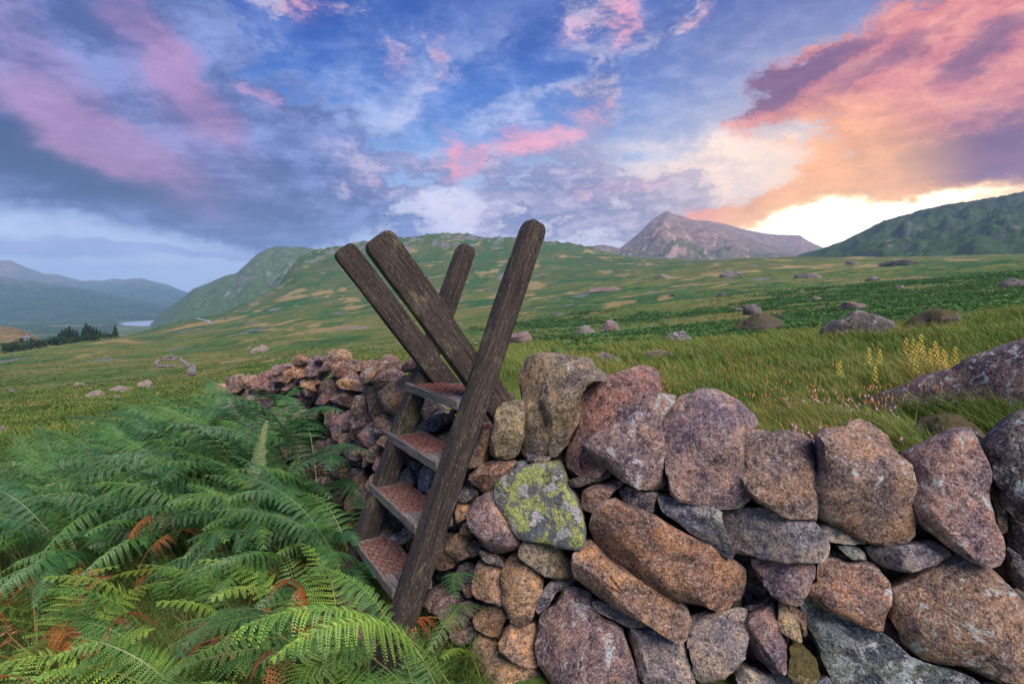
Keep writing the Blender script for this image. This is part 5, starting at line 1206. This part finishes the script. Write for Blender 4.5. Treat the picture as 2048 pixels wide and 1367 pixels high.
G1 = [(0.0, (.045, .095, .014)), (.3, (.095, .165, .024)), (.55, (.17, .235, .04)), (.8, (.25, .26, .06)), (1.0, (.36, .21, .06))]
def field_grass():
    N = 200000; px = rng.uniform(880, 2120, N); D = np.exp(rng.uniform(math.log(2.5), math.log(38), N)); X = (px - CX) / F * D
    ok = behind_wall_ok(X, D) < -.60; ok &= rng.random(N) > .7 * sstep(.35, .75, bracken_mask(X, D)); X, D = X[ok], D[ok]; N = len(X)
    tus = fbm(X / .5, D / .5, 3)                                 # tussocks
    keep = rng.random(N) < np.clip(.72 + .9 * tus, .25, 1); X, D, tus = X[keep], D[keep], tus[keep]; N = len(X)
    H = rng.uniform(.12, .28, N) * (1 + .6 * np.clip(tus, -.5, 1)); Wd = .0035 + .0011 * D
    an = 2.6 + .8 * fbm(X / 1.5, D / 1.5, 2) + rng.normal(0, .7, N); k = rng.uniform(.25, .95, N)
    lean = np.stack([np.cos(an) * k, np.sin(an) * k], 1)
    hue = np.clip(.46 + .40 * fbm(X / 2.0, D / 2.0, 3) + rng.normal(0, .18, N), 0, 1)
    R = np.stack([X, D, ground(X, D) - .02], 1)
    blades('meadow_grass', R, H, Wd, lean, rng.uniform(.2, 1, N), grass_material('meadow_grass', G1), 'tall tussocky green grass filling the field behind the wall', hue)
field_grass()
def left_grass():
    N = 90000; px = rng.uniform(-80, 1000, N); D = np.exp(rng.uniform(math.log(4.6), math.log(60), N)); X = (px - CX) / F * D
    w = behind_wall_ok(X, D); ok = (w < -.6) | ((w > .2) & (D > np.interp(px, [-200, 0, 250, 430, 500], [5.0, 5.3, 7.4, 7.0, 6.6]))); X, D = X[ok], D[ok]; N = len(X)
    H = rng.uniform(.06, .16, N); Wd = .006 + .0016 * D
    an = rng.uniform(0, 6.28, N); k = rng.uniform(.2, .9, N)
    hue = np.clip(.42 + .4 * fbm(X / 4, D / 4, 3) + rng.normal(0, .13, N), 0, 1)
    blades('pasture_grass', np.stack([X, D, ground(X, D) - .01], 1), H, Wd, np.stack([np.cos(an) * k, np.sin(an) * k], 1), rng.uniform(.2, 1, N), grass_material('pasture_grass', G1), 'short grazed grass over the left meadow', hue)
left_grass()
def fore_grass():
    N = 60000; px = rng.uniform(-150, 980, N); D = rng.uniform(1.35, 3.9, N); X = (px - CX) / F * D
    ok = behind_wall_ok(X, D) > .06; X, D = X[ok], D[ok]; N = len(X)
    tus = fbm(X / .35, D / .35, 3); keep = rng.random(N) < np.clip(.65 + .9 * tus, .2, 1); X, D, tus = X[keep], D[keep], tus[keep]; N = len(X)
    H = rng.uniform(.06, .24, N); Wd = rng.uniform(.0022, .0045, N); an = rng.uniform(0, 6.28, N); k = rng.uniform(.3, 1.3, N)
    hue = np.clip(.40 + .3 * fbm(X / .8, D / .8, 2) + rng.normal(0, .22, N), 0, 1)
    st = [(0.0, (.03, .075, .012)), (.35, (.075, .15, .025)), (.6, (.16, .24, .05)), (.8, (.33, .27, .11)), (1.0, (.40, .26, .14))]
    blades('verge_grass', np.stack([X, D, ground(X, D) - .01], 1), H, Wd, np.stack([np.cos(an) * k, np.sin(an) * k], 1), rng.uniform(.2, 1, N), grass_material('verge_grass', st), 'tangled green and straw grass among the foreground ferns', hue)
fore_grass()

def tussocks():
    N = 42000; px = rng.uniform(-60, 2110, N); D = np.exp(rng.uniform(math.log(26), math.log(230), N)); X = (px - CX) / F * D
    k = rng.random(N) < np.clip(.55 + .8 * fbm(X / (3 + D * .06), D / (5 + D * .15), 3), .1, 1); X, D = X[k], D[k]; N = len(X)
    H = rng.uniform(.06, .18, N) * (1 + D / 260); Wd = rng.uniform(.2, .6, N) * (.5 + D / 130); an = rng.uniform(0, 6.28, N); k = rng.uniform(.2, .8, N)
    hue = np.clip(.48 + .5 * fbm(X / (8 + D * .1), D / (14 + D * .2), 3) + rng.normal(0, .15, N), .12, 1)
    st = [(0.0, (.045, .095, .022)), (.35, (.07, .13, .026)), (.6, (.12, .165, .035)), (.82, (.20, .185, .05)), (1.0, (.28, .18, .07))]
    blades('moor_tussocks', np.stack([X, D, ground(X, D) - .04], 1), H, Wd, np.stack([np.cos(an) * k, np.sin(an) * k], 1), rng.uniform(.2, 1, N), grass_material('moor_tussocks', st), 'rough grass tussocks mottling the open moor', hue)
tussocks()
def far_bracken():
    """bracken on the slope beyond the field: too far to pick single fronds"""
    N = 34000; px = rng.uniform(940, 2120, N); D = np.exp(rng.uniform(math.log(6.5), math.log(170), N)); X = (px - CX) / F * D
    bm_ = bracken_mask(X, D); ok = (rng.random(N) < sstep(.30, .68, bm_)) & (behind_wall_ok(X, D) < -.7); X, D = X[ok], D[ok]; Z = ground(X, D); N = len(X)
    sc = rng.uniform(.22, .38, N) * (1 + D / 70); V = []; Q = []; hue = []
    K = 6
    base = rng.uniform(0, 6.28, (N, K)); el = rng.uniform(.15, .75, (N, K)); ln = rng.uniform(.6, 1.1, (N, K)) * sc[:, None]
    dx, dy = np.cos(base), np.sin(base); root = np.stack([X, D, Z + .25 * sc], 1)[:, None, :]
    d = np.stack([dx * np.cos(el), dy * np.cos(el), np.sin(el)], -1); s = np.stack([-dy, dx, np.zeros_like(dx)], -1)
    p1 = root + d * (ln * .5)[..., None]; p2 = root + d * ln[..., None]; p2[..., 2] -= ln * .35
    w = (ln * .20)[..., None]
    Vv = np.stack([np.broadcast_to(root, p1.shape), p1 + s * w, p2, p1 - s * w], 2).reshape(-1, 3); b = np.arange(N * K) * 4
    hue = np.repeat(np.clip(.45 + .3 * fbm(X / 6, D / 6, 2) + rng.normal(0, .2, N), 0, 1), K * 4)
    st = [(0.0, (.045, .115, .036)), (.5, (.095, .20, .058)), (1.0, (.17, .27, .08))]
    o = mesh_np('slope_bracken', Vv, np.stack([b, b + 1, b + 2, b + 3], 1), np.zeros((0, 3), int), grass_material('slope_bracken', st), dict(hue=hue, along=np.zeros(N * K * 4)))
    tag(o, 'dense dark green bracken covering the slope beyond the field', 'bracken', kind='stuff')
far_bracken()

# flowers: orange seed spikes and pink heather as drifts, the yellow spikes one by one
def flower_mat(name, c1, c2):
    m, g, bs, out = new_mat(name); geo = g.n.new('ShaderNodeNewGeometry'); n = g.noise(geo.outputs['Position'], 60, 2, .6)
    g.l.new(g.mix(g.ss(n, .35, .65), c1, c2), bs.inputs['Base Color']); return m
M_ORANGE, M_PINK, M_YEL = flower_mat('seed_spike', (.30, .12, .04), (.46, .22, .08)), flower_mat('heather', (.42, .16, .24), (.58, .34, .38)), flower_mat('yellow_petals', (.70, .42, .05), (.85, .70, .16))
M_GSTEM = flower_mat('flower_stem', (.10, .14, .03), (.20, .20, .05))
def spikes(name, P, hgt, hl, hw, mat, label):
    V = []; Q = []; T = []
    for (x, y, z), h, l, w in zip(P, hgt, hl, hw):
        b = len(V); lx, ly = rs.uniform(-.05, .05), rs.uniform(-.05, .05); top = (x + lx, y + ly, z + h)
        for k in range(4):
            a = k * 1.571 + .5; V.append((x + lx * .7 + w * .5 * math.cos(a), y + ly * .7 + w * .5 * math.sin(a), z + h - l))
        for k in range(4):
            a = k * 1.571 + .9; V.append((x + lx * .85 + w * math.cos(a), y + ly * .85 + w * math.sin(a), z + h - l * .55))
        V.append(top); V += [(x - .0012, y, z), (x + .0012, y, z)]
        for k in range(4): j = (k + 1) % 4; Q.append((b + k, b + j, b + 4 + j, b + 4 + k)); T.append((b + 4 + k, b + 4 + j, b + 8))
        T.append((b + 9, b + 10, b + 0))
    o = mesh_np(name, V, Q, T, mat); return tag(o, label, 'flowers', kind='stuff')
def drift(n, pxr, dr, f): 
    out = []
    while len(out) < n:
        px, D = rs.uniform(*pxr), math.exp(rs.uniform(math.log(dr[0]), math.log(dr[1]))); x = (px - CX) / F * D
        if float(behind_wall_ok(np.array([x]), np.array([D]))[0]) > -.65 or float(f(np.array([x]), np.array([D]))[0]) < .08: continue
        out.append((x, D, gz(x, D)))
    return out
p_ = drift(1100, (1080, 1900), (3.0, 11), lambda X, Y: fbm(X / .9 + 5, Y / .9, 2)); spikes('orange_seed_spikes', p_, [rs.uniform(.16, .32) for _ in p_], [rs.uniform(.025, .05) for _ in p_], [rs.uniform(.0025, .0045) * (1 + q[1] * .08) for q in p_], M_ORANGE, 'rusty orange seed spikes scattered through the field grass')
p_ = drift(260, (1560, 1800), (2.9, 4.6), lambda X, Y: fbm(X / .5 - 3, Y / .5, 2)); spikes('pink_heather', p_, [rs.uniform(.10, .22) for _ in p_], [rs.uniform(.02, .03) for _ in p_], [rs.uniform(.008, .012) for _ in p_], M_PINK, 'pale pink heath flowers low in the grass behind the wall')
def flower_head(seed):
    r_ = random.Random(seed); V = []; Fc = []
    for k in range(26):
        t = k / 26; a = k * 2.4; h = t * .075; w = .012 * (1 - t * .75) + .002; c = Vector((math.cos(a), math.sin(a), 0)); s = Vector((-c.y, c.x, 0)); b = len(V); p = Vector((0, 0, h))
        V += [tuple(p), tuple(p + c * w + s * .004 + Vector((0, 0, .003))), tuple(p + c * w * 1.5 + Vector((0, 0, .006))), tuple(p + c * w - s * .004 + Vector((0, 0, .003)))]; Fc.append((b, b + 1, b + 2, b + 3))
    me = bpy.data.meshes.new('flower_head'); me.from_pydata(V, [], Fc); me.materials.append(M_YEL); return me
HEADS = [flower_head(i) for i in range(3)]
sv = []; sf = []
for i in range(5):
    for k in range(4): a = k * 1.571; sv.append((.0018 * math.cos(a) + .004 * math.sin(i), .0018 * math.sin(a), i * .25))
for i in range(4):
    for k in range(4): j = (k + 1) % 4; sf.append((i * 4 + k, i * 4 + j, i * 4 + 4 + j, i * 4 + 4 + k))
STEM = bpy.data.meshes.new('stem'); STEM.from_pydata(sv, [], sf); STEM.materials.append(M_GSTEM)
ORDF = 'first second third fourth fifth sixth seventh eighth ninth tenth eleventh twelfth thirteenth fourteenth fifteenth sixteenth seventeenth'.split()
for nf_, (px, py) in enumerate(sorted([(1812, 708), (1826, 706), (1834, 712), (1842, 702), (1846, 718), (1824, 726), (1832, 742), (1860, 726), (1870, 714), (1875, 728), (1886, 728), (1892, 736), (1910, 724), (1738, 728), (1760, 728), (1750, 762), (1680, 750)])):
    D = rs.uniform(4.3, 5.0); d = ray(px, py); x = d.x * D; zb = gz(x, D) - .02; zt = d.z * D
    if zt < zb + .15: D = 3.9; x = d.x * D; zb = gz(x, D) - .02; zt = d.z * D
    h = max(.15, zt - zb)
    e = empty('yellow_flower_spike', (x, D, zb), ORDF[nf_] + ' yellow flower spike from the left in grass beside the huge boulder', 'flower', 'yellow flower spikes in the field grass')
    s = bpy.data.objects.new('stem', STEM); col.objects.link(s); s.parent = e; s.scale = (1, 1, h)
    f = bpy.data.objects.new('flower_head', rs.choice(HEADS)); col.objects.link(f); f.parent = e; f.location = (0.004 * math.sin(4), 0, h - .01); k = rs.uniform(1.5, 2.1); f.scale = (k, k, k)

# ------------------------------------------------------------------ trees below the meadow
M_BARK = flower_mat('bark', (.05, .04, .03), (.10, .08, .06))
def foliage_mat(name, c1, c2):
    m, g, bs, out = new_mat(name); geo = g.n.new('ShaderNodeNewGeometry'); n = g.noise(geo.outputs['Position'], .7, 4, .65)
    g.l.new(g.mix(g.ss(n, .35, .65), c1, c2), bs.inputs['Base Color']); bs.inputs['Roughness'].default_value = .8; return m
M_CON, M_BROAD = foliage_mat('conifer_needles', (.010, .024, .012), (.028, .055, .022)), foliage_mat('broad_leaves', (.016, .038, .012), (.045, .085, .022))
def trunk_mesh(h, r):
    V = []; Fc = []; n = 6
    for i in range(5):
        for k in range(n): a = k * 6.283 / n; q = r * (1 - .85 * i / 4); V.append((q * math.cos(a) + .02 * math.sin(i * 2), q * math.sin(a), h * i / 4))
    for i in range(4):
        for k in range(n): j = (k + 1) % n; Fc.append((i * n + k, i * n + j, i * n + n + j, i * n + n + k))
    me = bpy.data.meshes.new('trunk'); me.from_pydata(V, [], Fc); me.materials.append(M_BARK); return me
def conifer_mesh(seed):
    r_ = random.Random(seed); V = []; Fc = []
    for i in range(24):
        t = i / 24; z = .10 + .90 * t; R = .24 * (1 - t) ** .85 * r_.uniform(.8, 1.15) + .012; n = 10
        for k in range(n):
            a = k * 6.283 / n + r_.uniform(-.35, .35); q = R * r_.uniform(.65, 1.2); b = len(V); c = (math.cos(a), math.sin(a)); w = .035 + .05 * R
            V += [(0, 0, z + .012), (c[0] * q * .6 - c[1] * w, c[1] * q * .6 + c[0] * w, z - .02), (c[0] * q, c[1] * q, z - .05 * r_.uniform(.4, 1.6)), (c[0] * q * .6 + c[1] * w, c[1] * q * .6 - c[0] * w, z - .02)]; Fc.append((b, b + 1, b + 2, b + 3))
    me = bpy.data.meshes.new('crown'); me.from_pydata(V, [], Fc); me.materials.append(M_CON); return me
def broad_mesh(seed):
    r_ = random.Random(seed); V = []; Fc = []
    lobes = [(r_.uniform(-.22, .22), r_.uniform(-.22, .22), r_.uniform(.18, .78), r_.uniform(.17, .27)) for _ in range(10)]
    for k in range(520):
        x, y, z, R = r_.choice(lobes); a = r_.uniform(0, 6.283); e = math.asin(r_.uniform(-.7, 1)); q = R * r_.uniform(.75, 1.08)
        p = Vector((x + q * math.cos(a) * math.cos(e), y + q * math.sin(a) * math.cos(e), z + q * math.sin(e))); n = Vector((r_.gauss(0, 1), r_.gauss(0, 1), r_.gauss(.4, 1))).normalized(); u = n.orthogonal().normalized() * r_.uniform(.03, .055); v = n.cross(u); b = len(V)
        V += [tuple(p - u), tuple(p + v * .8), tuple(p + u), tuple(p - v * .8)]; Fc.append((b, b + 1, b + 2, b + 3))
    me = bpy.data.meshes.new('crown'); me.from_pydata(V, [], Fc); me.materials.append(M_BROAD); return me
CONS, BROADS, TRUNK = [conifer_mesh(i) for i in range(4)], [broad_mesh(i + 50) for i in range(4)], trunk_mesh(.75, .025)
trees = [(a, b, c, d * 1.62) for a, b, c, d in [(172, 645, 0, 215), (179, 649, 0, 205), (186, 652, 0, 218), (193, 655, 0, 208), (200, 659, 0, 200), (166, 655, 0, 195), (124, 658, 0, 210), (131, 655, 0, 215), (138, 651, 0, 205), (146, 656, 0, 212), (153, 659, 0, 205), (118, 664, 0, 200), (207, 665, 0, 195), (213, 668, 1, 190), (159, 670, 1, 185), (230, 650, 0, 225),
         (8, 685, 1, 175), (22, 684, 1, 178), (36, 680, 1, 182), (46, 675, 1, 186), (62, 679, 1, 184), (76, 676, 1, 186), (90, 676, 1, 190), (103, 671, 1, 190), (112, 670, 1, 195), (128, 674, 1, 185), (142, 676, 1, 183), (175, 672, 1, 185), (190, 674, 1, 184), (222, 676, 1, 188), (-20, 694, 1, 178), (52, 692, 1, 172)]]
ORD = ['first', 'second', 'third', 'fourth', 'fifth', 'sixth', 'seventh', 'eighth', 'ninth', 'tenth', 'eleventh', 'twelfth', 'thirteenth', 'fourteenth', 'fifteenth', 'sixteenth', 'seventeenth']
trees.sort(key=lambda t: t[0]); nth = {}
for i, (px, top, kind, D) in enumerate(trees):
    d = ray(px, top); x = d.x * D; z0 = gz(x, D) - .3; h = max(4.0, d.z * D - z0)
    if kind == 0:
        lab = 'lone small conifer standing apart right of the tree belt' if px == 230 else ('dark conifer in the taller right hand group of the tree belt' if px > 160 else 'dark conifer in the middle group of the tree belt')
        gr = None if px == 230 else ('conifers of the right group' if px > 160 else 'conifers of the middle group')
    else: lab, gr = ('dark bushy tree under the conifers of the belt', 'bushy trees under the conifers') if px > 110 else ('low dark bushy tree at the left end of the tree belt', 'bushy trees at the left end')
    nth[gr] = nth.get(gr, -1) + 1
    if gr: lab += ', ' + ORD[nth[gr]] + ' from the left'
    e = empty('conifer_tree' if kind == 0 else 'bushy_tree', (x, D, z0), lab, 'tree', gr); e.scale = (h * (1.5 if kind == 0 else 1.7), h * (1.5 if kind == 0 else 1.7), h); e.rotation_euler = (0, 0, rs.uniform(0, 6.28))
    t = bpy.data.objects.new('trunk', TRUNK); col.objects.link(t); t.parent = e
    c = bpy.data.objects.new('crown', rs.choice(CONS if kind == 0 else BROADS)); col.objects.link(c); c.parent = e

from mathutils.bvhtree import BVHTree
def bvh_of(name):
    o = bpy.data.objects[name]; me = o.data; return BVHTree.FromPolygons([v.co[:] for v in me.vertices], [p.vertices[:] for p in me.polygons])
def valley_woods():
    trs = [bvh_of('near_left_mountain'), bvh_of('valley_floor'), bvh_of('far_left_mountain')]; V = []; Q = []; n = 0
    ico = [(0, 0, 1), (.89, 0, .45), (.28, .85, .45), (-.72, .53, .45), (-.72, -.53, .45), (.28, -.85, .45), (.72, .53, -.1), (-.28, .85, -.1), (-.89, 0, -.1), (-.28, -.85, -.1), (.72, -.53, -.1)]
    ft = [(0, 1, 2), (0, 2, 3), (0, 3, 4), (0, 4, 5), (0, 5, 1), (1, 6, 2), (2, 7, 3), (3, 8, 4), (4, 9, 5), (5, 10, 1), (2, 6, 7), (3, 7, 8), (4, 8, 9), (5, 9, 10), (1, 10, 6)]
    tries = 0
    while n < 3600 and tries < 20000:
        tries += 1
        px = rs.uniform(-40, 400); py = rs.uniform(575, 668); best = None
        if rs.random() > sstep(570, 650, np.float64(py)) * .9 + .1: continue
        d = ray(px, py).normalized()
        for t in trs:
            h = t.ray_cast(Vector((0, 0, 0)), d)
            if h[0] is not None and (best is None or h[3] < best[1]): best = (h[0], h[3])
        if best is None: continue
        p = best[0]
        if float(fbm(np.array([p.x / 260]), np.array([p.y / 260]), 3)[0]) < -.12: continue
        if 235 < px < 330 and py > 634: continue
        r = rs.uniform(5, 11) * (p.y / 3200); b = len(V); n += 1
        for q in ico: V.append((p.x + q[0] * r * rs.uniform(.8, 1.3), p.y + q[1] * r * rs.uniform(.8, 1.3), p.z + (q[2] + .1) * r * rs.uniform(.8, 1.3)))
        Q += [tuple(b + i for i in f) for f in ft]
    o = mesh_np('valley_woodland', V, np.zeros((0, 4), int), Q, foliage_mat('woodland', (.015, .035, .014), (.04, .07, .025))); tag(o, 'scattered dark woodland across the far valley and lower mountainside', 'woodland', kind='stuff')
valley_woods()

def road():
    m, g, bs, out = new_mat('road_asphalt'); geo = g.n.new('ShaderNodeNewGeometry'); n = g.noise(geo.outputs['Position'], .6, 3, .6)
    g.l.new(g.mix(n, (.22, .215, .22), (.32, .31, .32)), bs.inputs['Base Color'])
    D = 470; pts = [(388, 633), (389, 635), (393, 637), (399, 638.5), (406, 639.5), (413, 641), (419, 643.5), (422, 647)]; L = []; Rr = []
    P = []
    for px, py in pts:
        d = ray(px, py); P.append(Vector((d.x * D, D, d.z * D)))
    # on the ground: keep the plan, take the height of the moor
    P = [on_ground(px, py, dmin=150, dmax=760) for px, py in pts]
    for i, p in enumerate(P):
        t = (P[min(i + 1, len(P) - 1)] - P[max(i - 1, 0)]); t.z = 0; t.normalize(); s = Vector((-t.y, t.x, 0)) * 1.9
        for q, l in ((p + s, L), (p - s, Rr)): l.append((q.x, q.y, max(gz(q.x, q.y), p.z) + .25))
    n = len(P); V = L + Rr; Fc = [(i, i + 1, n + i + 1, n + i) for i in range(n - 1)]
    o = obj_from('road', V, Fc, m); o['kind'] = 'structure'
road()

def cottage():
    b = bvh_of('valley_knoll'); h = b.ray_cast(Vector((0, 0, 0)), ray(53, 683).normalized()); p = h[0] if h[0] is not None else Vector((-480, 560, -60))
    e = empty('cottage', p, 'tiny white cottage among trees at the left edge of the valley', 'cottage')
    mw = flower_mat('white_render', (.62, .62, .64), (.74, .74, .76)); mr = flower_mat('slate_roof', (.10, .10, .12), (.16, .16, .18)); mg = flower_mat('dark_glass', (.03, .03, .035), (.05, .05, .06))
    w, d, hh, r = 3.0, 2.2, 3.6, 1.9
    V = [(-w, -d, -1), (w, -d, -1), (w, d, -1), (-w, d, -1), (-w, -d, hh), (w, -d, hh), (w, d, hh), (-w, d, hh), (-w, 0, hh + r), (w, 0, hh + r)]
    o = obj_from('wall', V, [(0, 1, 5, 4), (2, 3, 7, 6), (1, 2, 6, 9, 5), (3, 0, 4, 8, 7), (3, 2, 1, 0)], mw, e, smooth=False)
    k = .25; V = [(-w - k, -d - k, hh - .1), (w + k, -d - k, hh - .1), (w + k, 0, hh + r + .15), (-w - k, 0, hh + r + .15), (-w - k, d + k, hh - .1), (w + k, d + k, hh - .1)]
    ro = obj_from('roof', V, [(0, 1, 2, 3), (3, 2, 5, 4)], mr, e, smooth=False)
    for x in (-1.6, 1.4):
        V = [(x - .4, -d - .05, 1.2), (x + .4, -d - .05, 1.2), (x + .4, -d - .05, 2.4), (x - .4, -d - .05, 2.4), (x - .4, -d + .05, 1.2), (x + .4, -d + .05, 1.2), (x + .4, -d + .05, 2.4), (x - .4, -d + .05, 2.4)]
        obj_from('window', V, [(0, 1, 2, 3), (5, 4, 7, 6), (0, 4, 5, 1), (3, 2, 6, 7), (0, 3, 7, 4), (1, 5, 6, 2)], mg, e, smooth=False)
    V = [(.3, -.4, hh + r - .4), (1.0, -.4, hh + r - .4), (1.0, .4, hh + r - .4), (.3, .4, hh + r - .4), (.3, -.4, hh + r + 1), (1.0, -.4, hh + r + 1), (1.0, .4, hh + r + 1), (.3, .4, hh + r + 1)]
    obj_from('chimney', V, [(0, 1, 5, 4), (1, 2, 6, 5), (2, 3, 7, 6), (3, 0, 4, 7), (4, 5, 6, 7)], mw, ro, smooth=False)
cottage()
